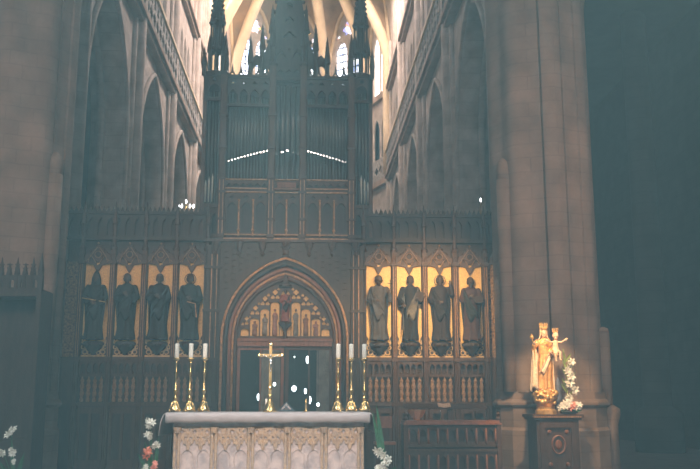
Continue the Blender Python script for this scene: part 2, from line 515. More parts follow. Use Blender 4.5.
for i in range(6):
    rb = MB()
    A = AV[i]
    pts = [Vector((A.x, A.y, 14.9)).lerp(Vector((A.x, A.y, ZS)), k/3) * 1 for k in range(3)]
    q = []
    for p in pts: q.append((p.x*0.97, AC.y + (p.y-AC.y)*0.97, p.z))
    for k in range(15):
        s = k / 14
        p = A.lerp(AC + Vector((0, -0.5, 0)), s)
        q.append((p.x*0.97, AC.y + (p.y-AC.y)*0.97, rib_z(s) - 0.12))
    rb.tube(q, 0.34, 8)
    rb.build('vault_rib', RIB, apse, True)
m = MB()
prof = [(-5.6, 28.0)] + [(-5.6*math.cos(t), 28.0 + 3.0*math.sin(t)) for t in (PI*k/12 for k in range(1, 12))] + [(5.6, 28.0)]
prof += [(5.9, 28.0)] + [(5.9*math.cos(t), 28.0 + 3.3*math.sin(t)) for t in (PI*k/12 for k in range(1, 12))] + [(-5.9, 28.0)]
Mc = Matrix.Identity(4)
m.plate(prof, [], 17, 50.3)
struct(m.build('ceiling', VSTONE))
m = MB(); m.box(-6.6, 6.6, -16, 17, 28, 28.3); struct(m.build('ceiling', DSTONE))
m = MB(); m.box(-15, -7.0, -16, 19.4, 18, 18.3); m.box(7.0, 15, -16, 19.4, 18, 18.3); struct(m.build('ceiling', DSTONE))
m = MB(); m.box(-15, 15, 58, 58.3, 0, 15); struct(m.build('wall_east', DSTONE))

# crossing piers
def pier_profile(R, lo=-0.5, hi=0.8, flutes=True):
    pts = []
    n = 320
    for k in range(n):
        t = 2*PI*k/n
        c8 = math.cos(((t + PI/8) % (PI/4)) - PI/8)
        r = R / c8 * 0.985
        if flutes:
            u = (t / (PI/4)) % 1.0          # shafts at the diagonals between octagon faces
            dd = min(abs(u-0.5), 1-abs(u-0.5))
            r = R * (1.0 + 0.045*math.cos(8*t))
            if 0.20 < dd < 0.235 and lo < r*math.cos(t) < hi: r -= 0.11
        pts.append((r*math.cos(t), r*math.sin(t)))
    return pts
def pier(x, y, R, lab, sgn, base=True):
    root = empty('stone_pier', (x, y, 0), lab, 'pillar', moved=False)
    p = MB(); p.prism(pier_profile(R, *((-0.5, 0.8) if sgn > 0 else (0.6, 2))), 1.75 if base else 0, 22, None)
    o = p.build('pier_shaft', STONE, root)
    if base:
        b = MB()
        b.lathe([(R*1.10, 0), (R*1.10, 1.0), (R*1.06, 1.06), (R*1.06, 1.44), (R*1.12, 1.5), (R*1.12, 1.55), (R*1.06, 1.62), (R*1.04, 1.76)], n=16, rot=PI/16)
        b.build('pier_base', STONE, root)
    return root
pr = pier(5.63, 18.35, 1.08, 'huge pale stone pillar beside the gilded Madonna statue', 1)
pl = pier(-5.72, 18.35, 1.08, 'huge stone pillar rising behind the dark pinnacled stall', -1)
# attached colonnettes on the piers and springing arches into the aisles
for pc, s in ((pr, 1), (pl, -1)):
    c = MB(); c.tube([(-s*0.98, -0.55, 1.76), (-s*0.98, -0.55, 6.2)], 0.15, 10)
    c.lathe([(0.15, 6.2), (0.14, 6.45), (0.10, 6.6), (0.02, 6.68)], -s*0.98, -0.55, 10)
    c.build('colonnette', STONE, pc, True)
    c = MB(); c.tube([(s*1.12, -0.2, 1.3), (s*1.12, -0.2, 3.0)], 0.13, 10); c.lathe([(0.13, 3.0), (0.11, 3.08), (0.02, 3.12)], s*1.12, -0.2, 10)
    c.lathe([(0.22, 0), (0.22, 1.1), (0.28, 1.3), (0.28, 1.42), (0.14, 1.5)], s*1.12, -0.2, 8)
    c.build('colonnette', STONE, pc, True)
    a = MB()
    for off, rr in ((0.0, 0.34), (-0.35, 0.2), (0.35, 0.2)):
        a.tube([(s*(0.72 + 2.6*(1-math.cos(t))), off, 9.2 + 4.8*math.sin(t)) for t in (PI/2*k/14 for k in range(15))], rr, 8)
    a.build('springing_arch', STONE, pc, True)
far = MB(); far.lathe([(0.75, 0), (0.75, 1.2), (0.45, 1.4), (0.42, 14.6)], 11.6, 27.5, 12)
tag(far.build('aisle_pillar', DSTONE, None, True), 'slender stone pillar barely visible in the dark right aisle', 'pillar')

# ------------------------------------------------------------------ altar dais
m = MB()
m.box(-4.2, 4.2, 8.9, 14.5, 0, 0.16); m.box(-3.6, 3.6, 9.4, 14.2, 0.16, 0.32); m.box(-3.0, 3.0, 9.9, 13.9, 0.32, 0.47)
struct(m.build('floor', FLOORM))

# ------------------------------------------------------------------ choir screen
YS = 20.0
screen = empty('choir_screen', (0, YS, 0), 'dark carved wooden choir screen with a pointed central doorway and gold arched panels', 'choir screen')
PC = [2.17 + 0.715*i for i in range(4)]
HW = 0.285
# back boards
for s in (-1, 1):
    m = MB()
    x0, x1 = sorted((s*1.5, s*5.05))
    m.box(x0, x1, YS+0.22, YS+0.32, 0, 5.3)
    m.build('back_board', WOOD, screen)
for s in (-1, 1):
    side = [s*c for c in PC]
    # posts between panels
    for k in range(5):
        x = s*(PC[0] - 0.3575 + 0.715*k)
        p = MB()
        p.box(x-0.055, x+0.055, YS+0.02, YS+0.22, 0, 5.05)
        for dx in (-0.045, 0.0, 0.045): p.tube([(x+dx, YS, 0.3), (x+dx, YS, 4.9)], 0.016, 6)
        for z in (1.5, 2.5, 4.72): p.box(x-0.075, x+0.075, YS-0.03, YS+0.2, z-0.04, z+0.04)
        p.lathe([(0.07, 5.0), (0.085, 5.06), (0.05, 5.12), (0.045, 5.6), (0.07, 5.62), (0.008, 6.15)], x, YS+0.06, 6)
        for z in (5.7, 5.82, 5.94): p.box(x-0.06+(z-5.7)*0.15, x+0.06-(z-5.7)*0.15, YS+0.04, YS+0.08, z, z+0.03)
        po = p.build('post', WOODM, screen)
        for dx in (-0.022, 0.022):
            p = MB(); p.box(x+dx-0.005, x+dx+0.005, YS+0.0, YS+0.02, 2.56, 4.66); p.build('gilt_line', RAIL, po)
    for x in side:
        g = MB(); g.box(x-HW, x+HW, YS+0.16, YS+0.2, 2.56, 4.74); gp = g.build('gold_panel', GOLDP, screen)
        # corner ornament at the panel foot
        t = MB()
        for q in (-1, 1):
            for (a, b, r) in ((0.20, 0.07, 0.05), (0.24, 0.18, 0.04), (0.10, 0.05, 0.04), (0.25, 0.29, 0.025)):
                ring = [(x + q*a + r*math.cos(u), YS+0.13, 2.60 + b + r*math.sin(u)) for u in (2*PI*k/10 for k in range(11))]
                t.tube(ring, 0.014, 5, False)
            t.tube([(x+q*0.27, YS+0.13, 2.95), (x+q*0.22, YS+0.13, 2.78), (x+q*0.12, YS+0.13, 2.68), (x+q*0.02, YS+0.13, 2.66)], 0.014, 5)
        t.box(x-HW, x+HW, YS+0.12, YS+0.16, 2.56, 2.60)
        t.build('corner_scrollwork', GOLDT, gp)
        t = MB()
        t.plate([(x-HW, 2.58), (x+HW, 2.58), (x+HW, 3.06), (x+0.25, 3.0), (x+0.24, 2.92), (x+0.17, 2.88), (x+0.12, 2.80), (x+0.08, 2.70), (x, 2.66), (x-0.08, 2.70), (x-0.12, 2.80), (x-0.17, 2.88), (x-0.24, 2.92), (x-0.25, 3.0), (x-HW, 3.06)], [], YS+0.145, YS+0.158)
        t.build('foot_board', WOOD, gp)
        # side cusps in dark wood that narrow the foot of the panel
        # head: gable with pierced tracery and hanging cusp
        h = MB()
        h.plate([(x-HW-0.02, 4.70), (x-0.10, 4.66), (x-0.045, 4.55), (x, 4.47), (x+0.045, 4.55), (x+0.10, 4.66), (x+HW+0.02, 4.70), (x+HW+0.02, 4.86), (x+0.14, 4.97), (x, 5.14), (x-0.14, 4.97), (x-HW-0.02, 4.86)],
                [foil(x, 4.92, 0.085, 4), foil(x-0.13, 4.81, 0.055, 3), foil(x+0.13, 4.81, 0.055, 3), foil(x, 4.70, 0.05, 3)], YS+0.06, YS+0.12)
        for q in (-1, 1):
            for (dx, z) in ((0.24, 4.91), (0.18, 4.97), (0.12, 5.02), (0.06, 5.1)): h.sph((x+q*dx, YS+0.08, z), 0.024, n=6, m=4)
        h.build('gable_head', WOODM, screen)
        e = MB()
        for q in (-1, 1):
            e.tube([(x+q*0.27, YS+0.05, 4.74), (x+q*0.2, YS+0.05, 4.8), (x+q*0.13, YS+0.05, 4.92), (x+q*0.02, YS+0.05, 5.07)], 0.009, 5)
            e.tube([(x+q*0.22, YS+0.05, 4.72), (x+q*0.17, YS+0.05, 4.88), (x+q*0.1, YS+0.05, 4.8), (x+q*0.04, YS+0.05, 4.7)], 0.010, 5)
        ring = [(x + 0.075*math.cos(u), YS+0.05, 4.90 + 0.075*math.sin(u)) for u in (2*PI*k/12 for k in range(13))]
        e.tube(ring, 0.010, 5, False)
        e.sph((x, YS+0.04, 5.16), 0.03, n=6, m=4)
        e.build('gable_gilding', CARVED, screen)
        b = MB(); b.plate(rect(x-HW-0.02, x+HW+0.02, 4.72, 5.06), [], YS+0.15, YS+0.19); b.build('head_backing', WOOD, screen)
        # small arcade under the panel
        a = MB()
        a.plate(rect(x-HW, x+HW, 2.12, 2.5), [arch(x + d, 0.055, 2.18, 2.32, 2.42, 4) for d in (-0.21, -0.07, 0.07, 0.21)], YS+0.06, YS+0.1)
        for d in (-0.21, -0.07, 0.07, 0.21): a.sph((x+d, YS+0.04, 2.2), 0.022, n=6, m=4)
        a.box(x-HW, x+HW, YS+0.02, YS+0.14, 2.48, 2.56)
        a.build('arcade_band', WOODM, screen)
        # carved balusters, four per bay
        for d in (-0.21, -0.07, 0.07, 0.21):
            c = MB()
            c.lathe([(0.035, 1.56), (0.05, 1.6), (0.03, 1.66), (0.052, 1.74), (0.03, 1.82), (0.055, 1.9), (0.03, 1.98), (0.048, 2.03), (0.02, 2.08), (0.01, 2.12)], x+d, YS+0.1, 8, sy=0.6)
            c.build('carved_baluster', CARVED, screen)
        r = MB(); r.box(x-HW, x+HW, YS+0.0, YS+0.2, 1.46, 1.55); r.build('dado_rail', WOODM, screen)
        dd = MB()
        dd.plate(rect(x-HW, x+HW, 0.1, 1.44), [rect(x-0.22, x-0.03, 0.3, 1.3), rect(x+0.03, x+0.22, 0.3, 1.3)], YS+0.06, YS+0.12)
        dd.build('dado_panel', WOODM, screen)
    # narrow arabesque pilaster panel at the end
    x = s*4.89
    a = MB(); a.box(x-0.14, x+0.14, YS+0.14, YS+0.2, 2.56, 4.74); a.build('arabesque_panel', ARAB, screen)
    a = MB(); a.box(x-0.15, x+0.15, YS+0.1, YS+0.2, 1.5, 2.56); a.build('end_pilaster', WOODM, screen)
    a = MB(); a.plate([(x-0.15, 4.74), (x+0.15, 4.74), (x, 5.05)], [], YS+0.08, YS+0.16); a.build('end_gable', WOODM, screen)
    # upper parapet over the panels
    x0, x1 = sorted((s*1.86, s*5.05))
    u = MB()
    hs = []
    n = 15
    for k in range(n):
        cx = x0 + (x1-x0)*(k+0.5)/n
        hs.append(arch(cx, 0.07, 5.36, 5.62, 5.78, 4))
    u.plate(rect(x0, x1, 5.3, 5.88), hs, YS+0.12, YS+0.18)
    u.box(x0, x1, YS+0.02, YS+0.24, 5.24, 5.31); u.box(x0, x1, YS+0.06, YS+0.24, 5.86, 5.93)
    for k in range(n*2):
        cx = x0 + (x1-x0)*(k+0.5)/(n*2)
        u.plate([(cx-0.05, 5.93), (cx+0.05, 5.93), (cx, 6.06)], [], YS+0.13, YS+0.16)
    u.build('parapet', WOOD, screen)
    u = MB(); u.box(x0, x1, YS+0.24, YS+0.28, 5.3, 5.9); u.build('parapet_board', WOOD, screen)
    # loft floor behind the parapet
    l = MB(); l.box(x0, x1, YS+0.24, YS+1.6, 5.2, 5.29); l.build('loft_floor', WOOD, screen)
    # portal buttress
    b = MB()
    xb = s*1.67
    b.box(xb-0.17, xb+0.17, YS-0.05, YS+0.3, 0, 5.12)
    for dx in (-0.15, -0.05, 0.05, 0.15): b.tube([(xb+dx, YS-0.07, 0.3), (xb+dx, YS-0.07, 5.05)], 0.02, 6)
    for z in (0.3, 1.5, 2.5, 3.6, 4.6): b.box(xb-0.2, xb+0.2, YS-0.12, YS+0.3, z-0.03, z+0.03)
    b.build('portal_buttress', WOOD, screen)
    b = MB()
    b.tube([(xb+s*0.02, YS-0.105, 2.54), (xb+s*0.02, YS-0.105, 4.9)], 0.012, 5); b.tube([(xb-s*0.1, YS-0.1, 2.54), (xb-s*0.1, YS-0.1, 4.9)], 0.008, 5)
    b.build('gilt_fillet', RAIL, screen)
# portal front with pointed opening
m = MB()
m.plate([(-1.5, 0), (-1.40, 0), (-1.40, 3.0)] + [p for p in arc_path(0, 1.40, 3.0, 4.78)] + [(1.40, 0), (1.5, 0), (1.5, 5.2), (-1.5, 5.2)], [], YS+0.0, YS+0.3)
m.build('portal_front', WOOD, screen)
for r, za, y, rad, mt, nm in ((1.43, 4.83, -0.03, 0.030, RAIL, 'outer_archivolt'), (1.36, 4.72, 0.05, 0.06, WOOD, 'archivolt'), (1.27, 4.60, 0.14, 0.05, WOODR, 'red_archivolt'), (1.20, 4.50, 0.20, 0.028, RAIL, 'inner_archivolt'), (1.14, 4.38, 0.26, 0.045, WOODM, 'archivolt')):
    a = MB(); pth = [(-r, 0.05)] + arc_path(0, r, 3.0, za) + [(r, 0.05)]
    a.tube(on(pth, YS+y), rad, 8); a.build(nm, mt, screen, True)
a = MB()   # splayed soffit filling between the rolls
a.plate([(-1.40, 0.02)] + arc_path(0, 1.40, 3.0, 4.78) + [(1.40, 0.02), (1.12, 0.02)] + arc_path(0, 1.12, 3.0, 4.34)[::-1] + [(-1.12, 0.02)], [], YS+0.3, YS+0.36)
a.build('splayed_reveal', WOODR, screen)
f = MB(); f.sph((0, YS-0.02, 4.98), 0.09, n=8, m=6); f.lathe([(0.1, 4.88), (0.03, 4.94), (0.05, 5.02), (0.12, 5.1), (0.02, 5.2)], 0, YS-0.05, 8); f.build('arch_finial', WOODM, screen)
lat = MB()
def arch_top(x):
    p = arc_path(0, 1.46, 3.0, 4.88)
    for (xa, za), (xb, zb) in zip(p, p[1:]):
        if xa <= x <= xb: return za + (zb-za)*(x-xa)/max(1e-6, xb-xa)
    return 3.0
ed = [(-1.46, 3.0)] + arc_path(0, 1.46, 3.0, 4.88) + [(1.46, 3.0), (1.5, 3.0), (1.5, 5.18), (-1.5, 5.18), (-1.5, 3.0)]
hs = []
for i in range(17):
    for j in range(14):
        x, z = -1.36 + i*0.17, 3.2 + j*0.145 + (0.07 if i % 2 else 0)
        if z + 0.09 < 5.16 and z - 0.1 > max(arch_top(x-0.07), arch_top(x+0.07)): hs.append(foil(x, z, 0.058, 4, 16, PI/4))
lat.plate(ed, hs, YS-0.05, YS-0.015)
lat.build('spandrel_lattice', WOOD, screen)
# tympanum
ty = MB(); ty.plate([(-1.13, 3.02)] + arc_path(0, 1.12, 3.03, 4.33) + [(1.13, 3.02)], [], YS+0.46, YS+0.5)
tyo = ty.build('tympanum_ground', GOLDP, screen)
t = MB()
LX = [0.245, 0.48, 0.715, 0.94]
LT = [3.86, 3.70, 3.48, 3.24]
hs = []
for q in (-1, 1):
    for lx, lt in zip(LX, LT):
        hw = 0.105 if lx < 0.9 else 0.095
        hs.append(arch(q*lx, hw, 3.06, lt-0.08, lt, 4))
    # foils above each lancet
    for (x, z, r, k) in ((0.19, 3.97, 0.05, 3), (0.30, 3.97, 0.05, 3), (0.245, 4.09, 0.065, 4), (0.17, 4.16, 0.035, 3), (0.42, 3.82, 0.05, 3), (0.535, 3.82, 0.05, 3), (0.48, 3.94, 0.06, 4), (0.40, 4.02, 0.04, 3),
                         (0.655, 3.60, 0.05, 3), (0.77, 3.60, 0.05, 3), (0.70, 3.72, 0.06, 4), (0.62, 3.82, 0.035, 3), (0.90, 3.36, 0.045, 3), (0.99, 3.34, 0.035, 3), (0.90, 3.47, 0.05, 4), (0.82, 3.50, 0.03, 3)):
        hs.append(foil(q*x, z, r*1.08, k, 16, PI/2 if k == 3 else 0))
hs.append(arch(0, 0.11, 3.45, 4.0, 4.14, 4)); hs += [arch(-0.075, 0.055, 3.06, 3.28, 3.36, 4), arch(0.075, 0.055, 3.06, 3.28, 3.36, 4)]
t.plate([(-1.13, 3.0)] + arc_path(0, 1.13, 3.03, 4.35) + [(1.13, 3.0)], hs, YS+0.38, YS+0.44)
t.build('tympanum_tracery', WOODM, screen)
# little painted saints in the lancets, raised in low relief
RC = [fabric('relief_rose', (0.42, 0.22, 0.16)), fabric('relief_grey', (0.30, 0.26, 0.22)), fabric('relief_brown', (0.34, 0.18, 0.10))]
for q in (-1, 1):
    for j, (lx, lt) in enumerate(zip(LX[:3], LT[:3])):
        hgt = lt - 3.06
        b = MB()
        x = q*lx
        b.lathe([(0.055, 3.07), (0.062, 3.15), (0.05, 3.07+hgt*0.42), (0.062, 3.07+hgt*0.6), (0.03, 3.07+hgt*0.68)], x, YS+0.455, 8, sy=0.35)
        b.sph((x, YS+0.45, 3.07+hgt*0.75), 0.03, 0.025, 0.038, 8, 6)
        b.tube([(x-q*0.055, YS+0.44, 3.07+hgt*0.62), (x-q*0.06, YS+0.43, 3.07+hgt*0.48), (x+q*0.01, YS+0.42, 3.07+hgt*0.5)], 0.016, 5)
        b.build('relief_figure', RC[(j + (q > 0)) % 3], tyo, True)
c = MB(); c.lathe([(0.10, 3.0), (0.05, 3.06), (0.04, 3.16), (0.08, 3.26), (0.15, 3.33), (0.16, 3.37)], 0, YS+0.3, 8)
c.build('statue_corbel', WOODM, screen)
cn = MB(); cn.lathe([(0.15, 4.2), (0.16, 4.24), (0.10, 4.3), (0.05, 4.45), (0.01, 4.6)], 0, YS+0.28, 6); cn.build('statue_canopy', WOODM, screen)
l = MB(); l.box(-1.13, 1.13, YS+0.28, YS+0.5, 2.82, 3.0); l.box(-1.13, 1.13, YS+0.24, YS+0.28, 2.93, 2.99); l.build('lintel', WOODR, screen)
# glazed double door
for s in (-1, 1):
    d = MB()
    xo, xi = s*1.1, s*0.02
    x0, x1 = sorted((xo, xi))
    d.plate(rect(x0, x1, 0.02, 2.82), [rect(x0+0.07, (x0+x1)/2-0.02, 0.9, 2.74), rect((x0+x1)/2+0.02, x1-0.07, 0.9, 2.74)], YS+0.38, YS+0.43)
    dl = d.build('door_leaf', WOODR if s < 0 else WOODM, screen)
    g = MB(); g.box(x0+0.07, x1-0.07, YS+0.4, YS+0.406, 0.9, 2.74); g.build('door_glass', GLASS, dl)
    h = MB(); h.tube([(s*0.06, YS+0.36, 1.25), (s*0.06, YS+0.33, 1.28), (s*0.06, YS+0.33, 1.38), (s*0.06, YS+0.36, 1.41)], 0.012, 6); h.build('door_handle', BRASS, dl)
# loft cornice under the organ
m = MB()
m.box(-1.86, 1.86, YS-0.12, YS+1.6, 5.2, 5.26)
m.build('loft_cornice', WOODM, screen)
for k in range(7):
    x = -1.62 + k*0.54
    p = MB(); p.lathe([(0.01, 4.86), (0.05, 4.92), (0.03, 4.98), (0.08, 5.08), (0.10, 5.2)], x, YS-0.06, 8); p.build('pendant', WOODM, screen)
# ------------------------------------------------------------------ organ
organ = empty('pipe_organ', (0, YS, 5.26), 'tall dark wooden pipe organ with grey pipes and spired turrets above the screen', 'organ')
YO = YS
UPX = [-1.53, -0.37, 0.37, 1.53]
m = MB(); m.box(-2.02, 2.02, YO+0.55, YO+1.5, 5.27, 9.3); m.box(-1.5, 1.5, YO+0.2, YO+0.55, 5.27, 6.72)
m.build('case_body', WOOD, organ)
# upright posts with pinnacles
for x in UPX:
    inner = abs(x) < 1
    zt = 9.55 if inner else 9.3
    p = MB()
    p.box(x-0.075, x+0.075, YO-0.02, YO+0.22, 5.27, zt)
    for dx in (-0.07, 0.07): p.tube([(x+dx, YO-0.03, 5.3), (x+dx, YO-0.03, zt)], 0.018, 6)
    for z in (5.34, 5.75, 6.4, 6.75, 7.5, 8.3): p.box(x-0.1, x+0.1, YO-0.06, YO+0.2, z-0.025, z+0.03)
    up = p.build('case_post', WOODM, organ)
    g = MB(); g.box(x-0.05, x-0.035, YO-0.035, YO-0.02, 5.4, 6.7); g.box(x+0.035, x+0.05, YO-0.035, YO-0.02, 5.4, 6.7); g.build('gilt_line', RAIL, up)
    q = MB(); q.lathe([(0.09, zt), (0.11, zt+0.08), (0.06, zt+0.14), (0.055, zt+0.5), (0.08, zt+0.54), (0.006, zt+1.15)], x, YO+0.08, 6)
    for j in range(5): q.box(x-0.07+j*0.012, x+0.07-j*0.012, YO+0.06, YO+0.1, zt+0.56+j*0.11, zt+0.59+j*0.11)
    q.build('pinnacle', WOOD, organ)
# lower panels with blind tracery
for (x0, x1, n) in ((-1.45, -0.45, 3), (-0.29, 0.29, 2), (0.45, 1.45, 3)):
    p = MB()
    hs = []
    wd = (x1-x0)/n
    for k in range(n):
        cx = x0 + wd*(k+0.5)
        hs.append(arch(cx, wd*0.36, 5.45, 6.0, 6.18, 5)); hs.append(foil(cx, 6.29, 0.06, 4))
    p.plate(rect(x0, x1, 5.36, 6.40), hs, YO+0.08, YO+0.14)
    p.build('tracery_panel', WOODM, organ)
    for k in range(1, n):
        c = MB(); cx = x0 + wd*k
        c.tube([(cx, YO+0.05, 5.36), (cx, YO+0.05, 6.2)], 0.022, 6); c.sph((cx, YO+0.04, 5.5), 0.04, n=6, m=4); c.sph((cx, YO+0.04, 6.22), 0.03, n=6, m=4)
        c.build('panel_colonnette', RAIL, organ)
    r = MB(); r.box(x0-0.08, x1+0.08, YO+0.0, YO+0.2, 5.28, 5.31); r.box(x0-0.08, x1+0.08, YO-0.01, YO+0.2, 5.38, 5.40); r.build('gilt_rail', RAIL, organ)
    b = MB()
    b.plate(rect(x0, x1, 6.43, 6.70), [foil(x0 + (x1-x0)*(k+0.5)/(2*n), 6.565, 0.07, 4) for k in range(2*n)], YO+0.06, YO+0.12)
    b.build('tracery_band', WOODM, organ)
    r = MB()
    for z in (6.41, 6.50, 6.72): r.box(x0, x1, YO+0.01, YO+0.16, z-0.012, z+0.012)
    r.build('gilt_rail', RAIL, organ)
r = MB(); r.box(-0.3, 0.3, YO-0.06, YO+0.1, 6.46, 6.5); r.box(-0.22, 0.22, YO-0.1, YO+0.05, 6.5, 6.62); r.build('console_shelf', WOODR, organ)

def pipe(x, y, z0, zm, z1, r, mm=None):
    """one organ pipe: conical foot up to the mouth at zm, body to z1"""
    p = MB()
    p.lathe([(r*0.25, z0), (r*0.95, zm-0.04)], x, y, 10)
    p.lathe([(r, zm-0.04), (r, z1)], x, y, 12)
    o = p.build('pipe', PIPE, organ, True)
    q = MB()
    q.box(x-r*0.42, x+r*0.42, y-r*1.08, y-r*0.7, zm-0.02, zm+0.008)
    q.build('mouth', mm or PIPEB, o)
    return o
n = 13
for s in (-1, 1):
    for k in range(n):
        u = (k + 0.5) / n
        x = s*(1.44 - 0.98*u)
        zm = 7.22 + 0.29*(u**0.9)
        pipe(x, YO+0.30, 6.73, zm, 8.95 - 0.15*u, 0.033)
for k in range(5):
    x = -0.25 + 0.125*k
    pipe(x, YO+0.26 - 0.10*(1-abs(k-2)/2), 6.55, 7.46 - 0.02*abs(k-2), 9.1, 0.052, PIPEB if k in (1, 2) else PIPE)
for s in (-1, 1):
    for k in range(5):
        x = s*(1.66 + 0.08*k)
        zz = 6.95 - 0.12*abs(k-0)
        pipe(x, YO+0.38, 6.15, zz, 9.0, 0.03, PIPE)
    bf = MB()
    for k in (1, 2, 3):
        x = s*(1.70 + 0.08*k)
        bf.lathe([(0.012, 6.22), (0.022, 6.9 - 0.08*k), (0.004, 7.0 - 0.08*k)], x, YO+0.3, 8)
    bf.build('bright_pipe_feet', TINF, organ, True)
    # side tower case
    c = MB()
    xo = s*2.05
    c.box(min(xo, xo-s*0.09), max(xo, xo-s*0.09), YO+0.2, YO+0.4, 5.27, 9.35)
    x0, x1 = sorted((s*1.6, s*1.98))
    c.plate(rect(x0, x1, 5.36, 6.1), [arch((x0+x1)/2-0.09, 0.07, 5.45, 5.8, 5.95, 4), arch((x0+x1)/2+0.09, 0.07, 5.45, 5.8, 5.95, 4)], YO+0.26, YO+0.34)
    c.box(x0, x1, YO+0.2, YO+0.5, 6.08, 6.16)
    c.build('side_tower_case', WOODM, organ)
    # tracery heads
    t = MB()
    t.plate(rect(x0-0.03, x1+0.08, 8.72, 9.4), [arch((x0+x1)/2, 0.13, 8.8, 9.0, 9.15, 4), foil((x0+x1)/2, 9.26, 0.06, 4)], YO+0.2, YO+0.26)
    t.build('tower_head', WOOD, organ)
    # turret spire
    cx, cy = s*1.78, YO+0.42
    t = MB()
    t.lathe([(0.30, 9.35), (0.32, 9.45), (0.24, 9.5)], cx, cy, 8)
    for k in range(8):
        a = 2*PI*k/8
        x, y = cx + 0.19*math.cos(a), cy + 0.19*math.sin(a)
        t.tube([(x, y, 9.45), (x, y, 10.1)], 0.022, 5)
        t.lathe([(0.05, 10.02), (0.06, 10.1), (0.004, 10.5)], x, y, 5)
    t.lathe([(0.22, 10.05), (0.23, 10.12), (0.15, 10.18)], cx, cy, 8)
    for k in range(6):
        a = 2*PI*k/6
        x, y = cx + 0.15*math.cos(a), cy + 0.15*math.sin(a)
        t.tube([(x, y, 10.15), (x, y, 10.8)], 0.028, 5); t.lathe([(0.05, 10.75), (0.055, 10.8), (0.004, 11.15)], x, y, 5)
    t.lathe([(0.19, 10.75), (0.22, 10.82), (0.15, 10.9), (0.10, 11.6), (0.01, 12.7)], cx, cy, 8)
    for j in range(12):
        z = 10.95 + j*0.13
        rr = 0.19 - j*0.011
        for k in range(4):
            a = PI/4 + PI/2*k
            t.sph((cx+rr*math.cos(a), cy+rr*math.sin(a), z), 0.042, n=5, m=4)
    t.lathe([(0.06, 9.5), (0.06, 10.8)], cx, cy, 6)
    t.build('turret', WOOD, organ)
    for dx in (-0.27, 0.27):
        q = MB(); q.lathe([(0.05, 9.35), (0.055, 9.6), (0.07, 9.64), (0.005, 10.1)], cx+dx, YO+0.2, 6)
        for j in range(3): q.box(cx+dx-0.05, cx+dx+0.05, YO+0.18, YO+0.22, 9.66+j*0.12, 9.69+j*0.12)
        q.build('pinnacle', WOOD, organ)
    # crest between the turret and the centre: flying openwork ramp
    f = MB()
    x0, x1 = sorted((s*0.42, s*1.46))
    f.plate(rect(x0, x1, 8.55, 9.25), [arch(x0 + (x1-x0)*(k+0.5)/4, 0.10, 8.50+0.12, 8.8, 8.98, 4) for k in range(4)] + [foil(x0 + (x1-x0)*(k+0.5)/4, 9.12, 0.06, 4) for k in range(4)], YO+0.1, YO+0.18)
    f.box(x0, x1, YO+0.02, YO+0.4, 9.25, 9.32)
    for k in range(5):
        cx2 = x0 + (x1-x0)*(k+0.5)/5
        f.plate([(cx2-0.1, 9.32), (cx2+0.1, 9.32), (cx2+0.03, 9.45), (cx2, 9.68), (cx2-0.03, 9.45)], [foil(cx2, 9.38, 0.035, 3, 12)], YO+0.12, YO+0.16)
    f.build('crest', WOOD, organ)
# stepped centre behind: openwork crest rising to a slender spire
c = MB()
c.plate([(-0.98, 9.3), (0.98, 9.3), (0.98, 9.85), (0.80, 10.05), (0.66, 9.95), (0.52, 10.35), (0.40, 10.9), (0.30, 11.5), (0.16, 12.4), (0.05, 13.4), (-0.05, 13.4), (-0.16, 12.4), (-0.30, 11.5), (-0.40, 10.9), (-0.52, 10.35), (-0.66, 9.95), (-0.80, 10.05), (-0.98, 9.85)],
        [arch(-0.80, 0.10, 9.42, 9.65, 9.8, 4), arch(0.80, 0.10, 9.42, 9.65, 9.8, 4), foil(-0.55, 9.62, 0.1, 4), foil(0.55, 9.62, 0.1, 4), arch(-0.2, 0.11, 9.5, 9.95, 10.15, 4), arch(0.2, 0.11, 9.5, 9.95, 10.15, 4), foil(0, 10.5, 0.17, 4), foil(0, 10.95, 0.12, 4), foil(0, 11.35, 0.1, 3), foil(0, 11.75, 0.07, 4)], YO+0.5, YO+0.62)
c.box(-0.5, 0.5, YO+0.64, YO+0.68, 9.3, 10.2); c.box(-0.34, 0.34, YO+0.64, YO+0.68, 10.2, 11.0); c.box(-0.22, 0.22, YO+0.64, YO+0.68, 11.0, 11.9); c.box(-0.98, 0.98, YO+0.62, YO+1.3, 9.3, 9.36)
for q in (-1, 1):
    for j in range(9): c.sph((q*(0.52 - j*0.045), YO+0.55, 10.4 + j*0.27), 0.055, n=5, m=4)
c.build('central_spire', WOOD, organ)
for x in (-0.95, -0.66, -0.42, 0.42, 0.66, 0.95):
    q = MB(); zt = 9.75 if abs(x) > 0.9 else (10.1 if abs(x) > 0.5 else 10.6)
    q.lathe([(0.06, 9.3), (0.055, zt), (0.085, zt+0.05), (0.006, zt+0.75)], x, YO+0.42, 6)
    for j in range(5): q.box(x-0.075+j*0.01, x+0.075-j*0.01, YO+0.40, YO+0.44, zt+0.08+j*0.12, zt+0.12+j*0.12)
    q.build('pinnacle', WOOD, organ)
for k in range(3):
    x = (-0.2, 0.0, 0.2)[k]
    q = MB(); q.plate([(x-0.14, 9.3), (x+0.14, 9.3), (x+0.12, 9.6), (x+0.05, 9.8), (x, 10.1), (x-0.05, 9.8), (x-0.12, 9.6)], [foil(x, 9.5, 0.07, 4, 16)], YO+0.3, YO+0.36); q.sph((x, YO+0.33, 10.12), 0.035, n=6, m=4)
    q.build('crest_gablet', WOOD, organ)

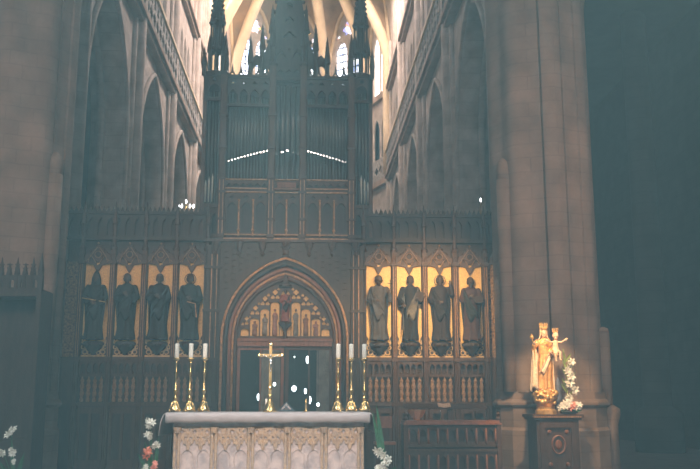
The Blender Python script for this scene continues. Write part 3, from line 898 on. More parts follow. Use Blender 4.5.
# ------------------------------------------------------------------ altar
YA = 11.0
altar = empty('altar', (0.05, YA+0.5, 0.47), 'pinkish stone altar carved with small gothic arches under a white cloth', 'altar')
m = MB(); m.box(-1.10, 1.20, YA+0.12, YA+1.0, 0.47, 1.34); m.build('altar_body', MARB, altar)
m = MB(); m.box(-1.19, 1.27, YA+0.0, YA+1.1, 1.34, 1.42); m.box(-1.13, 1.22, YA+0.07, YA+1.05, 1.28, 1.34); m.build('altar_slab', MARB, altar)
m = MB()
N = 15
wd = 2.30 / N
out = [(-1.10, 1.28), (-1.10, 1.04)]
for k in range(N):
    cx = -1.10 + wd*(k+0.5)
    out += [(cx-wd*0.42, 1.01), (cx-wd*0.34, 1.055), (cx-wd*0.20, 1.07), (cx-wd*0.15, 1.06), (cx-wd*0.08, 1.10), (cx, 1.125), (cx+wd*0.08, 1.10), (cx+wd*0.15, 1.06), (cx+wd*0.20, 1.07), (cx+wd*0.34, 1.055), (cx+wd*0.42, 1.01)]
    if k < N-1: out += [(cx+wd*0.5, 0.985)]
out += [(1.20, 1.04), (1.20, 1.28)]
hs = []
for k in range(N):
    cx = -1.10 + wd*(k+0.5)
    hs += [foil(cx, 1.215, 0.026, 4, 16), foil(cx-wd*0.3, 1.14, 0.018, 3, 12), foil(cx+wd*0.3, 1.14, 0.018, 3, 12), foil(cx-wd*0.42, 1.235, 0.012, 4, 12)]
m.plate(out, hs, YA+0.09, YA+0.118)
for k in range(N):
    cx = -1.10 + wd*(k+0.5)
    m.tube([(cx-wd*0.44, YA+0.09, 1.0), (cx-wd*0.3, YA+0.09, 1.10), (cx, YA+0.09, 1.175), (cx+wd*0.3, YA+0.09, 1.10), (cx+wd*0.44, YA+0.09, 1.0)], 0.007, 5)
    m.tube([(cx+wd*0.5, YA+0.09, 0.99), (cx+wd*0.5, YA+0.09, 1.28)], 0.008, 5)
m.build('arch_frieze', MGOLD, altar)
for k in range(6):
    x = -1.08 + k*2.26/5
    c = MB()
    for dx in (-0.025, 0.025): c.tube([(x+dx, YA+0.06, 0.5), (x+dx, YA+0.06, 1.26)], 0.018, 8)
    c.box(x-0.06, x+0.06, YA+0.02, YA+0.11, 0.47, 0.56); c.lathe([(0.04, 1.2), (0.055, 1.27)], x, YA+0.06, 8)
    c.build('colonnette', MGOLD, altar)
for k in range(5):   # round-headed sunk panels
    cx = -1.08 + (k+0.5)*2.26/5
    c = MB()
    for q in (-1, 1):
        c.tube(on([(cx+q*0.10-0.08, 0.55)] + arc_path(cx+q*0.10, 0.08, 0.9, 1.0, 5) + [(cx+q*0.10+0.08, 0.55)], YA+0.11), 0.009, 5)
    c.build('blind_arches', MARB, altar)
# cloth
m = MB()
def cloth():
    nx, path = 60, []
    zt = 1.435
    prof = [(YA+1.12, 1.30), (YA+1.12, 1.42), (YA+1.09, zt), (YA+0.5, zt+0.002), (YA-0.0, zt), (YA-0.03, zt-0.012), (YA-0.045, zt-0.04), (YA-0.04, 1.36), (YA-0.03, 1.325)]
    rows = []
    for i in range(nx+1):
        x = -1.215 + i*(1.295+1.215)/nx
        rows.append([m.bm.verts.new((x, y + (0.006*math.sin(x*21) if z < 1.4 else 0), z + (0.006*math.sin(x*17+1) if z < 1.34 else 0))) for y, z in prof])
    for i in range(nx):
        for k in range(len(prof)-1): m.bm.faces.new((rows[i][k], rows[i+1][k], rows[i+1][k+1], rows[i][k+1]))
    for s, x, zb in ((-1, -1.215, 1.17), (1, 1.295, 1.20)):
        rs = []
        for k in range(25):
            y = YA-0.03 + k*1.14/24
            wv = 0.03*math.sin(k*0.9+0.9)
            rs.append([m.bm.verts.new((x + s*dx + s*abs(wv)*t, y, z)) for dx, z, t in ((0, zt, 0), (0.02, zt-0.02, 0.1), (0.04, 1.33, 0.5), (0.045, zb, 1))])
        for k in range(24):
            for j in range(3): m.bm.faces.new((rs[k][j], rs[k+1][j], rs[k+1][j+1], rs[k][j+1]))
cloth()
o = m.build('altar_cloth', CLOTH, None, True)
so = o.modifiers.new('thick', 'SOLIDIFY'); so.thickness = 0.012; so.offset = 1
tag(o, 'white linen cloth covering the altar top and hanging over its ends', 'altar cloth')
ZT = 1.452

def candlestick():
    root = empty('candlestick', (0, 0, 0), '', 'candlestick', 'brass candlesticks on the altar')
    b = MB()
    b.lathe([(0.078, 0.02), (0.078, 0.035), (0.06, 0.05), (0.045, 0.09), (0.036, 0.12), (0.02, 0.145)], n=12)
    for k in range(3):
        a = PI/2 + 2*PI*k/3
        b.sph((0.068*math.cos(a), 0.068*math.sin(a), 0.018), 0.018, n=8, m=6)
        b.tube([(0.07*math.cos(a), 0.07*math.sin(a), 0.04), (0.05*math.cos(a), 0.05*math.sin(a), 0.08), (0.03*math.cos(a), 0.03*math.sin(a), 0.13)], 0.01, 5)
    b.build('base', BRASS, root, True)
    s = MB()
    s.lathe([(0.016, 0.14), (0.03, 0.165), (0.016, 0.19), (0.014, 0.22), (0.026, 0.25), (0.03, 0.275), (0.016, 0.30), (0.012, 0.40), (0.013, 0.46), (0.024, 0.485), (0.013, 0.51), (0.012, 0.60), (0.02, 0.635)], n=12)
    s.build('stem', BRASS, root, True)
    d = MB(); d.lathe([(0.015, 0.63), (0.045, 0.655), (0.048, 0.668), (0.025, 0.668), (0.025, 0.70), (0.022, 0.70)], n=14); d.build('drip_pan', BRASS, root, True)
    return root
def candle():
    root = empty('candle', (0, 0, 0), '', 'candle', 'ivory candles on the candlesticks')
    c = MB(); c.lathe([(0.027, 0), (0.028, 0.02), (0.028, 0.176), (0.023, 0.182), (0.008, 0.176)], n=14); c.build('wax_column', WAX, root, True)
    c = MB(); c.tube([(0, 0, 0.175), (0.002, 0, 0.19), (0.004, 0, 0.198)], 0.002, 5); c.build('wick', IRON, root)
    return root
csp, cp = candlestick(), candle()
NAMES = ['outermost at the left end', 'middle one of the left three', 'innermost of the left three', 'innermost of the right three', 'middle one of the right three', 'outermost at the right end']
CSX = [-1.135, -0.958, -0.782, 0.905, 1.072, 1.238]
for i, x in enumerate(CSX):
    a = csp if i == 0 else copy_tree(csp)
    a.location = (x, YA+0.18, ZT); a.rotation_euler = (0, 0, 0.5*i)
    a['label'] = 'tall brass candlestick on the altar, ' + NAMES[i]
    c = cp if i == 0 else copy_tree(cp)
    c.location = (x, YA+0.18, ZT+0.669)
    c['label'] = 'thick ivory candle on an altar candlestick, ' + NAMES[i]
# cross
cr = empty('altar_cross', (0.045, YA+0.22, ZT), 'polished brass standing cross at the middle of the altar', 'cross')
X, Y = 0.045, YA+0.22
m = MB(); m.lathe([(0.082, ZT), (0.082, ZT+0.02), (0.065, ZT+0.035), (0.055, ZT+0.09), (0.035, ZT+0.13), (0.018, ZT+0.17), (0.03, ZT+0.19), (0.016, ZT+0.22)], X, Y, 14); m.build('base', BRASS, cr, True)
m = MB(); m.box(X-0.018, X+0.018, Y-0.012, Y+0.012, ZT+0.2, ZT+0.84); m.sph((X, Y, ZT+0.84), 0.028, 0.018, 0.028, 10, 6); m.sph((X, Y, ZT+0.30), 0.028, n=10, m=6); m.build('upright', BRASS, cr)
m = MB(); m.box(X-0.14, X+0.14, Y-0.011, Y+0.011, ZT+0.69, ZT+0.725)
for q in (-1, 1): m.sph((X+q*0.145, Y, ZT+0.707), 0.026, 0.018, 0.026, 10, 6)
m.build('crossbar', BRASS, cr)
m = MB()    # small figure on the cross
m.tube([(X, Y-0.02, ZT+0.50), (X+0.005, Y-0.025, ZT+0.58), (X, Y-0.022, ZT+0.66)], [0.008, 0.015, 0.019], 6)
m.sph((X, Y-0.028, ZT+0.70), 0.015, n=8, m=6)
for q in (-1, 1): m.tube([(X+q*0.012, Y-0.02, ZT+0.67), (X+q*0.06, Y-0.02, ZT+0.695), (X+q*0.11, Y-0.018, ZT+0.71)], 0.006, 5)
m.build('corpus', PIPEB, cr, True)
# little votive candles
for i, (x, lab) in enumerate(((-0.005, 'short gold votive candle beside the foot of the altar cross'), (0.50, 'short gold votive candle standing between altar cross and right candlesticks'))):
    r = empty('votive_candle', (x, YA+0.32, ZT), lab, 'candle', 'votive candles on the altar')
    a = MB(); a.lathe([(0.02, ZT), (0.022, ZT+0.02), (0.014, ZT+0.04)], x, YA+0.32, 10); a.build('holder', BRASS, r, True)
    a = MB(); a.lathe([(0.013, ZT+0.04), (0.013, ZT+0.16), (0.004, ZT+0.165)], x, YA+0.32, 10); a.build('wax_column', WAX if i == 0 else BRASS, r, True)
# folding book stand
r = empty('book_stand', (0.25, YA+0.3, ZT), 'small folding silver book stand on the altar to the right of the cross', 'book stand')
X, Y = 0.25, YA+0.3
m = MB()
for q in (-1, 1):
    m.tube([(X+q*0.11, Y, ZT+0.008), (X, Y, ZT+0.12)], 0.008, 5); m.tube([(X+q*0.06, Y-0.03, ZT+0.008), (X-q*0.02, Y-0.03, ZT+0.08)], 0.007, 5); m.tube([(X+q*0.09, Y-0.05, ZT+0.01), (X+q*0.09, Y+0.08, ZT+0.01)], 0.007, 5)
m.box(X-0.09, X+0.09, Y-0.045, Y-0.03, ZT+0.01, ZT+0.025)
m.build('frame', PIPEB, r)
m = MB(); m.plate([(X-0.07, ZT+0.03), (X+0.07, ZT+0.03), (X, ZT+0.11)], [foil(X, ZT+0.055, 0.016, 4, 12)], Y+0.0, Y+0.006); m.build('pierced_plate', CLOTH, r)

# ------------------------------------------------------------------ robed figures
def capsule_chain(mb, pts, rads, n=10):
    for i in range(len(pts)-1):
        mb.tube([pts[i], pts[i+1]], [rads[i], rads[i+1]], n)
    for p, r in zip(pts, rads): mb.sph(p, r*0.99, n=n, m=6)
def hand(mb, w_, d, side, k=1.0, curl=0.5, up=(0, 0, 1)):
    """palm and five fingers from wrist w_ along d"""
    d = Vector(d).normalized(); w_ = Vector(w_)
    n_ = Vector((0, -1, 0)); lat = d.cross(n_)
    if lat.length < 0.2: n_ = Vector(up); lat = d.cross(n_)
    lat.normalize(); n_ = lat.cross(d).normalized()
    capsule_chain(mb, [w_, w_ + d*0.05*k], [0.026*k, 0.034*k])
    for j, (o, L) in enumerate(((-0.026, 0.062), (-0.009, 0.075), (0.009, 0.078), (0.026, 0.068))):
        b = w_ + d*0.07*k + lat*o*k
        m1 = b + d*L*0.5*k; e = m1 + (d*(1-curl) - n_*curl*0.8).normalized()*L*0.5*k
        capsule_chain(mb, [b, m1, e], [0.012*k, 0.011*k, 0.009*k], 6)
    b = w_ + d*0.03*k + lat*side*0.03*k
    capsule_chain(mb, [b, b + (d*0.6 + lat*side*0.8).normalized()*0.045*k, b + (d*0.95 + lat*side*0.5).normalized()*0.07*k], [0.014*k, 0.012*k, 0.010*k], 6)

def voxel(o, v, sm=4):
    r = o.modifiers.new('remesh', 'REMESH'); r.mode = 'VOXEL'; r.voxel_size = v; r.use_smooth_shade = True
    s = o.modifiers.new('smooth', 'SMOOTH'); s.iterations = sm; s.factor = 0.5

def head(mb, c, k=1.0, turn=0.0, hair_only=False):
    R = Matrix.Translation(c) @ Matrix.Rotation(turn, 4, 'Z')
    def P(x, y, z): return R @ Vector((x*k, y*k, z*k))
    mb.sph(P(0, 0, 0.02), 0.074*k, 0.088*k, 0.098*k, 14, 10)
    mb.sph(P(0, -0.02, -0.05), 0.052*k, 0.062*k, 0.062*k, 12, 8)
    mb.tube([P(0, -0.085, 0.03), P(0, -0.108, -0.02), P(0, -0.085, -0.03)], [0.009*k, 0.016*k, 0.008*k], 6)
    mb.tube([P(-0.022, -0.076, -0.052), P(0, -0.084, -0.053), P(0.022, -0.076, -0.052)], 0.008*k, 6)
    for q in (-1, 1):
        mb.sph(P(q*0.030, -0.072, 0.018), 0.014*k, 0.010*k, 0.009*k, 8, 6)
        mb.tube([P(q*0.014, -0.084, 0.038), P(q*0.045, -0.074, 0.038)], 0.007*k, 5)
        mb.sph(P(q*0.076, 0.005, 0.0), 0.012*k, 0.022*k, 0.030*k, 8, 6)

def robe_rings(mb, rings, folds=9, amp=0.10, n=48, seed=0):
    """rings: (z, cx, cy, rx, ry)"""
    rr = []
    zs = [r[0] for r in rings]
    zt, zb = max(zs), min(zs)
    K = 26
    for i in range(K+1):
        z = zt + (zb-zt)*i/K
        for a, b in zip(rings, rings[1:]):
            if a[0] >= z >= b[0] - 1e-9:
                t = (a[0]-z) / max(1e-6, a[0]-b[0]); t = t*t*(3-2*t)
                c = [a[j]*(1-t) + b[j]*t for j in range(1, 5)]
                break
        f = max(0, min(1, (zt-z)/(zt-zb)*1.3 - 0.25))
        row = []
        for k in range(n):
            u = 2*PI*k/n
            w1 = 1 + amp*f*(math.sin(folds*u + seed + 1.5*z) * 0.7 + 0.5*math.sin((folds*2-3)*u + seed*2 - z*3))
            row.append(mb.bm.verts.new((c[0] + c[2]*w1*math.cos(u), c[1] + c[3]*w1*math.sin(u), z)))
        rr.append(row)
    for i in range(K):
        for k in range(n): mb.bm.faces.new((rr[i][k], rr[i][(k+1) % n], rr[i+1][(k+1) % n], rr[i+1][k]))
    mb.bm.faces.new(rr[0]); mb.bm.faces.new(rr[-1][::-1])

def figure(root, base, H, robe, skin, arms, sway=0.0, wide=1.0, turn=0.0, seed=0, vox=0.016, mantle=None, beard=None, hair=None, amp=0.10, hands=True):
    """robed standing figure 1.75 m high scaled to H, facing -Y, built at base in world space"""
    k = H / 1.75
    B = Vector(base)
    def T(p): return B + Vector(p)*k
    b = MB()
    hc = (sway*0.6, -0.02, 1.61)
    # torso, legs and neck below the clothes
    capsule_chain(b, [T((sway*0.6, -0.01, 1.52)), T((sway*0.7, 0, 1.40))], [0.048*k, 0.058*k])
    b.sph(T((sway*0.8, 0, 1.28)), 0.15*k, 0.09*k, 0.16*k); b.sph(T((sway, 0, 1.02)), 0.13*k, 0.09*k, 0.18*k)
    for q in (-1, 1):
        capsule_chain(b, [T((sway+q*0.08, 0, 0.92)), T((sway*0.6+q*0.09, -0.03, 0.5)), T((q*0.09, 0, 0.08))], [0.085*k, 0.06*k, 0.042*k])
        capsule_chain(b, [T((q*0.09, 0.0, 0.05)), T((q*0.11, -0.20, 0.03))], [0.042*k, 0.03*k])
    head(b, T(hc), k*1.1, turn)
    for (S, E, W_), q in zip(arms, (-1, 1)):
        capsule_chain(b, [T(S), T(E), T(W_)], [0.05*k, 0.042*k, 0.028*k])
        d = (Vector(W_) - Vector(E))
        if hands: hand(b, T(W_), d, -q, k, 0.45)
    o = b.build('body', skin, root, True); voxel(o, vox*0.75, 3)
    r = MB()
    rings = [(1.49, sway*0.6, 0, 0.065, 0.055), (1.43, sway*0.7, 0, 0.15*wide, 0.085), (1.36, sway*0.7, 0, 0.195*wide, 0.11), (1.15, sway*0.9, 0, 0.165*wide, 0.115), (0.98, sway, 0, 0.175*wide, 0.12), (0.7, sway*0.8, -0.01, 0.20*wide, 0.14), (0.35, sway*0.3, 0, 0.205*wide, 0.15), (0.04, 0, 0, 0.235*wide, 0.175)]
    r2 = MB(); robe_rings(r2, [(z*1, cx, cy, rx, ry) for z, cx, cy, rx, ry in rings], 8, amp, seed=seed)
    bmesh.ops.transform(r2.bm, matrix=Matrix.Translation(B) @ Matrix.Scale(k, 4), verts=r2.bm.verts)
    for (S, E, W_) in arms:
        w3 = Vector(W_)*0.93 + Vector(E)*0.07
        capsule_chain(r2, [T(S), T(E), T(w3)], [0.075*k, 0.07*k, 0.06*k])
        # hanging sleeve
        r2.tube([T(E), T(Vector(E)*0.5+w3*0.5 + Vector((0, 0, -0.10))), T(w3 + Vector((0, 0, -0.05)))], [0.06*k, 0.075*k, 0.03*k], 8)
    o = r2.build('robe', robe, root, True); voxel(o, vox, 2)
    if mantle:
        mm, side = mantle
        c = MB()
        # cloak: open loft wrapped round back and shoulders, falling to the calves
        rows = []
        for i in range(17):
            t = i/16
            z = 1.43 - 1.22*t
            rx = (0.14 + 0.11*min(1, t*4) - 0.10*max(0, t-0.3))*wide; ry = 0.12 + 0.04*t
            row = []
            for j in range(25):
                u = -0.35 + (PI+0.7)*j/24
                wv = 1 + 0.07*t*math.sin(j*1.6+seed)
                x = sway*(1-t) + rx*wv*math.cos(u)
                y = 0.0 + ry*wv*math.sin(u)
                row.append(c.bm.verts.new(T((x, y, z + 0.02*math.sin(u)*(1-t)))))
            rows.append(row)
        for i in range(16):
            for j in range(24): c.bm.faces.new((rows[i][j], rows[i][j+1], rows[i+1][j+1], rows[i+1][j]))
        # fold drawn across the front
        rows = []
        for i in range(13):
            t = i/12
            row = []
            for j in range(9):
                v = j/8
                x = side*(0.20 - 0.34*t)*wide + sway
                z = 1.40 - 0.62*t - v*(0.18 + 0.62*math.sin(PI*min(1, t*1.1+0.08))*0.7)
                y = -0.155 - 0.03*math.sin(v*9+t*2) - 0.02*math.sin(PI*t)
                row.append(c.bm.verts.new(T((x, y, z))))
            rows.append(row)
        for i in range(12):
            for j in range(8): c.bm.faces.new((rows[i][j], rows[i+1][j], rows[i+1][j+1], rows[i][j+1]))
        o = c.build('mantle', mm, root, True)
        s = o.modifiers.new('thick', 'SOLIDIFY'); s.thickness = 0.018*k; s.offset = 0
    if hair:
        h = MB()
        C = Vector(T(hc))
        h.sph(C + Vector((0, 0.03, 0.04))*k, 0.096*k, 0.10*k, 0.102*k, 12, 8)
        for q in (-1, 1): capsule_chain(h, [C + Vector((q*0.08, 0.02, 0.0))*k, C + Vector((q*0.075, 0.03, -0.05))*k], [0.026*k, 0.018*k], 8)
        o = h.build('hair', hair, root, True)
    if beard:
        h = MB(); C = Vector(T(hc))
        h.tube([C + Vector((0, -0.05, -0.05))*k, C + Vector((0, -0.075, -0.10))*k, C + Vector((0, -0.07, -0.17))*k], [0.05*k, 0.045*k, 0.008*k], 8)
        h.build('beard', beard, root, True)
    return k, T, T(hc)

def halo(root, c, r, mt):
    h = MB()
    h.tube([c + Vector((r*math.cos(u), 0.03, r*math.sin(u))) for u in (2*PI*k/24 for k in range(25))], 0.009, 6, False)
    h.build('halo', mt, root, True)

ARM_FOLD = lambda a=0.0: [((-0.19, 0, 1.38), (-0.27, -0.02, 1.12), (-0.08, -0.17, 1.12+a)), ((0.19, 0, 1.38), (0.27, -0.02, 1.12), (0.08, -0.19, 1.08+a))]
CORB = 0.30
def corbel(x, s):
    c = MB()
    y = YS + 0.02
    c.lathe([(0.015, 2.60), (0.05, 2.63), (0.10, 2.68), (0.14, 2.72), (0.15, 2.76), (0.20, 2.79), (0.225, 2.84), (0.225, 2.88), (0.20, 2.90)], x, y, 12, sy=0.75)
    for q in range(5):
        a = PI + PI*(q+0.5)/5
        c.sph((x + 0.19*math.cos(a), y + 0.14*math.sin(a), 2.83), 0.05, n=8, m=6)
    c.build('statue_corbel', WOOD, screen, True)

dk = fabric('umber_robe', (0.022, 0.018, 0.018)); dk2 = fabric('black_green_robe', (0.022, 0.028, 0.029))
grey = fabric('grey_lilac_robe', (0.085, 0.078, 0.08)); pale = fabric('pale_grey_mantle', (0.17, 0.155, 0.13)); rust = fabric('rust_robe', (0.08, 0.034, 0.026)); wine = fabric('wine_robe', (0.035, 0.022, 0.021))
dhair = mat('dark_carved_hair', (0.05, 0.035, 0.03), 0.8)
SH = 1.55
LABS = {
 (-1, 3): 'dark hooded saint statue in front of the leftmost gold panel',
 (-1, 2): 'dark bareheaded saint statue in the second gold panel from the left end',
 (-1, 1): 'dark broad-cloaked saint statue in the third gold panel from the left end',
 (-1, 0): 'dark saint statue in the gold panel directly above the left altar candles',
 (1, 0): 'bearded saint statue in a lilac-grey robe holding up a small cross',
 (1, 1): 'saint statue with pale mantle falling diagonally and a sword by its foot',
 (1, 2): 'dark saint statue raising one hand in blessing beside its head',
 (1, 3): 'bearded saint statue with rust-red robe front, nearest the right pillar'}
for (s, i), lab in LABS.items():
    x = s*PC[i]
    corbel(x, s)
    base = (x, YS-0.01, 2.905)
    root = empty('saint_statue', base, lab, 'statue', 'saint statues on the choir screen')
    arms = ARM_FOLD(); sw = 0.02*(1 if i % 2 else -1); turn = 0.2*(1 if i % 2 else -1)
    if (s, i) == (1, 0):
        arms = [((-0.19, 0, 1.38), (-0.27, -0.02, 1.10), (-0.10, -0.18, 1.06)), ((0.19, 0, 1.38), (0.27, -0.04, 1.14), (0.25, -0.16, 1.24))]
        k, T, H = figure(root, base, SH, grey, DSKIN, arms, sw, 1.0, turn, 1, mantle=(grey, -1), beard=dhair, hair=dhair)
        c = MB(); c.box(*[v for p in ((-0.008, 0.008), (-0.008, 0.008), (0.0, 0.34)) for v in p], M=Matrix.Translation(T((0.27, -0.20, 1.22))))
        c.box(-0.06, 0.06, -0.008, 0.008, 0.24, 0.256, M=Matrix.Translation(T((0.27, -0.20, 1.22)))); c.build('hand_cross', dhair, root)
        halo(root, H, 0.13, GOLDT)
    elif (s, i) == (1, 1):
        k, T, H = figure(root, base, SH, dk, DSKIN, [((-0.19, 0, 1.38), (-0.28, 0, 1.12), (-0.20, -0.16, 0.98)), ((0.19, 0, 1.38), (0.27, -0.04, 1.14), (0.20, -0.19, 1.12))], sw, 0.9, -0.3, 2, mantle=(pale, 1), hair=dhair)
        c = MB(); c.tube([T((-0.19, -0.20, 1.02)), T((-0.24, -0.2, 0.30))], [0.02, 0.012], 6); c.tube([T((-0.27, -0.2, 0.92)), T((-0.12, -0.2, 0.94))], 0.014, 6); c.build('sword', dhair, root)
        c = MB(); c.box(-0.09, 0.09, -0.03, 0.03, -0.11, 0.11, M=Matrix.Translation(T((0.22, -0.2, 1.16))) @ Matrix.Rotation(0.3, 4, 'Y')); c.build('book', dhair, root)
    elif (s, i) == (1, 2):
        k, T, H = figure(root, base, SH, wine, DSKIN, [((-0.19, 0, 1.38), (-0.28, -0.02, 1.12), (-0.08, -0.17, 1.05)), ((0.19, 0, 1.38), (0.30, -0.04, 1.22), (0.25, -0.12, 1.47))], sw, 1.05, 0.1, 3, mantle=(dk, -1), hair=dhair)
        halo(root, H, 0.13, dhair)
    elif (s, i) == (1, 3):
        k, T, H = figure(root, base, SH*0.98, rust, DSKIN, ARM_FOLD(0.08), -sw, 1.05, -0.2, 4, mantle=(dk2, -1), beard=dhair, hair=dhair)
        c = MB(); c.box(-0.10, 0.10, -0.03, 0.03, -0.08, 0.08, M=Matrix.Translation(T((0.16, -0.2, 1.12)))); c.build('book', dhair, root)
    elif (s, i) == (-1, 3):
        k, T, H = figure(root, base, SH, dk2, DSKIN, ARM_FOLD(-0.1), 0, 1.05, 0, 5, mantle=(dk2, 1))
        c = MB(); c.lathe([(0.13, 1.36), (0.125, 1.5), (0.115, 1.62), (0.08, 1.73), (0.01, 1.84)], 0, 0.03, 12, M=Matrix.Translation(Vector(base)) @ Matrix.Scale(k, 4)); c.build('hood', dk2, root, True)
        c = MB(); c.tube([T((-0.28, -0.2, 1.08)), T((0.30, -0.2, 0.98))], 0.012, 6); c.build('staff', GOLDT, root)
    else:
        k, T, H = figure(root, base, SH, dk if i % 2 else dk2, DSKIN, ARM_FOLD(0.04*i), sw, 1.05 + 0.06*(i == 1), turn, 6+i, mantle=(dk2, 1 if i else -1), hair=dhair)
        halo(root, H, 0.125, GOLDT if i else dhair)
        if i == 0:
            c = MB(); c.tube([T((-0.05, -0.22, 1.0)), T((0.16, -0.20, 0.95)), T((0.20, -0.2, 0.6))], 0.016, 6); c.build('girdle', RAIL, root)
# statue in the portal
base = (0, YS+0.28, 3.37)
root = empty('portal_statue', base, 'small red-robed statue standing in the middle of the pointed arch', 'statue')
figure(root, base, 0.78, fabric('portal_red_robe', (0.34, 0.10, 0.06)), DSKIN, ARM_FOLD(), 0.01, 1.0, 0, 3, vox=0.011, hair=dhair, mantle=(wine, 1), hands=True)

# ------------------------------------------------------------------ Madonna with Child
XM, YM, ZM = 4.98, 16.4, 1.34
pd = empty('statue_pedestal', (XM+0.12, YM, 0), 'dark carved wooden pedestal cabinet carrying the gilded Madonna', 'pedestal')
x0, x1 = XM-0.32, XM+0.56
m = MB(); m.box(x0+0.05, x1-0.05, YM-0.33, YM+0.33, 0.1, 1.26); m.build('cabinet_body', WOODM, pd)
m = MB(); m.box(x0-0.03, x1+0.03, YM-0.4, YM+0.4, 1.28, ZM); m.box(x0, x1, YM-0.37, YM+0.37, 1.24, 1.28); m.build('cornice_top', WOODM, pd)
m = MB(); m.box(x0, x1, YM-0.37, YM+0.37, 0, 0.12); m.build('plinth', WOODM, pd)
m = MB()
for k in range(22): m.box(x0 + k*(x1-x0)/22, x0 + (k+0.5)*(x1-x0)/22, YM-0.41, YM-0.39, 1.285, 1.31)
m.build('dentil_edge', RAIL, pd)
m = MB(); m.plate(rect(x0+0.1, x1-0.1, 0.2, 1.2), [rect(x0+0.2, x1-0.2, 0.3, 1.1)], YM-0.37, YM-0.33); m.build('front_frame', WOODM, pd)
m = MB(); cx = (x0+x1)/2
m.tube([(cx+0.12*math.cos(u), YM-0.345, 0.8+0.16*math.sin(u)) for u in (2*PI*k/16 for k in range(17))], 0.018, 6, False); m.sph((cx, YM-0.34, 0.8), 0.06, 0.02, 0.09)
for q in (-1, 1):
    for z in (0.45, 1.03): m.sph((cx+q*0.16, YM-0.34, z), 0.04, 0.02, 0.04)
m.build('carved_medallion', WOODR, pd)

mad = empty('madonna_statue', (XM, YM, ZM), 'gilded crowned Madonna statue holding a crowned child on her arm', 'statue')
GW = mat('pale_gilded_mantle', (0.93, 0.80, 0.62), 0.45, col2=(0.80, 0.58, 0.34), vscale=16, bump=0.4, bscale=30)
GR = mat('gilded_robe', (0.92, 0.56, 0.20), 0.38, metal=0.35, col2=(0.62, 0.30, 0.09), vscale=13, bump=0.6, bscale=34)
MSK = mat('painted_face', (0.90, 0.62, 0.42), 0.5)
# plinth and cloud base
m = MB(); m.lathe([(0.20, ZM), (0.20, ZM+0.07), (0.17, ZM+0.09), (0.17, ZM+0.13), (0.19, ZM+0.15)], XM, YM, 8, rot=PI/8); m.build('plinth', GOLD, mad)
m = MB()
m.sph((XM, YM, ZM+0.30), 0.23, 0.18, 0.20)
random.seed(3)
for k in range(26):
    a = random.uniform(0, 2*PI); z = random.uniform(ZM+0.18, ZM+0.42)
    m.sph((XM+0.20*math.cos(a), YM+0.15*math.sin(a), z), random.uniform(0.035, 0.06), n=8, m=6)
for q in (-1, 1):   # cherub head wings
    m.tube([(XM+q*0.05, YM-0.17, ZM+0.3), (XM+q*0.14, YM-0.17, ZM+0.37), (XM+q*0.19, YM-0.13, ZM+0.28)], [0.02, 0.035, 0.01], 6)
m.sph((XM, YM-0.17, ZM+0.31), 0.055, 0.05, 0.062)
m.build('cloud_base', GOLD, mad, True)
MB_ = (XM, YM, ZM+0.42)
MH = 1.17
arms = [((-0.17, 0, 1.38), (-0.30, -0.06, 1.16), (-0.32, -0.24, 1.28)), ((0.17, 0, 1.38), (0.27, -0.05, 1.14), (0.17, -0.22, 1.10))]
k, T, HC = figure(mad, MB_, MH, GR, MSK, arms, 0.05, 1.08, -0.15, 2, vox=0.011, amp=0.16, hair=GOLD)
# mantle with veil
c = MB(); rows = []
for i in range(25):
    t = i/24
    z = 1.76 - 1.78*t
    if t < 0.12: rx, ry, cx = 0.095, 0.11, 0.03
    elif t < 0.3: u_ = (t-0.12)/0.18; rx, ry, cx = 0.095+0.17*u_, 0.11+0.04*u_, 0.03+0.01*u_
    else: rx, ry, cx = 0.265+0.10*(t-0.3), 0.15+0.05*t, -0.02
    row = []
    for j in range(29):
        u = -0.25 + (PI+0.5)*j/28
        wv = 1 + 0.09*min(1, t*2)*math.sin(j*1.9 + t*2)
        row.append(c.bm.verts.new(T((cx - 0.05*t + rx*wv*math.cos(u), 0.0 + ry*wv*math.sin(u) + (0 if t > 0.02 else 0), z - (0.0 if t > 0.05 else 0.02)))))
    rows.append(row)
for i in range(24):
    for j in range(28): c.bm.faces.new((rows[i][j], rows[i][j+1], rows[i+1][j+1], rows[i+1][j]))
c.bm.faces.new(rows[0])
# front fall of mantle over the right hand side of the figure
for (xa, za, xb, zb, wd_) in ((-0.30, 1.20, -0.30, 0.05, 0.10), (0.12, 1.0, -0.10, 0.50, 0.08)):
    rr = []
    for i in range(13):
        t = i/12
        rr.append([c.bm.verts.new(T((xa+(xb-xa)*t + wd_*(v-0.5)*2*(0.5+0.5*t), -0.17-0.03*math.sin(v*8+t*3), za+(zb-za)*t + 0.05*math.sin(v*5)))) for v in (q/6 for q in range(7))])
    for i in range(12):
        for j in range(6): c.bm.faces.new((rr[i][j], rr[i+1][j], rr[i+1][j+1], rr[i][j+1]))
o = c.build('mantle', GW, mad, True); s_ = o.modifiers.new('thick', 'SOLIDIFY'); s_.thickness = 0.014; s_.offset = 0
def crown(root, c, r, h, nm='crown'):
    m = MB()
    m.lathe([(r*0.92, 0), (r, 0.0), (r*1.04, h*0.25), (r*0.96, h*0.25)], n=20, M=Matrix.Translation(c))
    for k in range(8):
        a = 2*PI*k/8
        p = Vector(c) + Vector((r*1.12*math.cos(a), r*1.12*math.sin(a), h*0.75))
        q = Vector(c) + Vector((r*math.cos(a), r*math.sin(a), h*0.2))
        m.tube([q, p], [h*0.12, h*0.07], 5); m.sph(p, h*0.15, n=6, m=5); m.sph(p + Vector((0, 0, h*0.2)), h*0.08, n=6, m=4)
    m.build(nm, GOLD, root)
crown(mad, HC + Vector((0, 0.0, 0.075)), 0.062, 0.13)
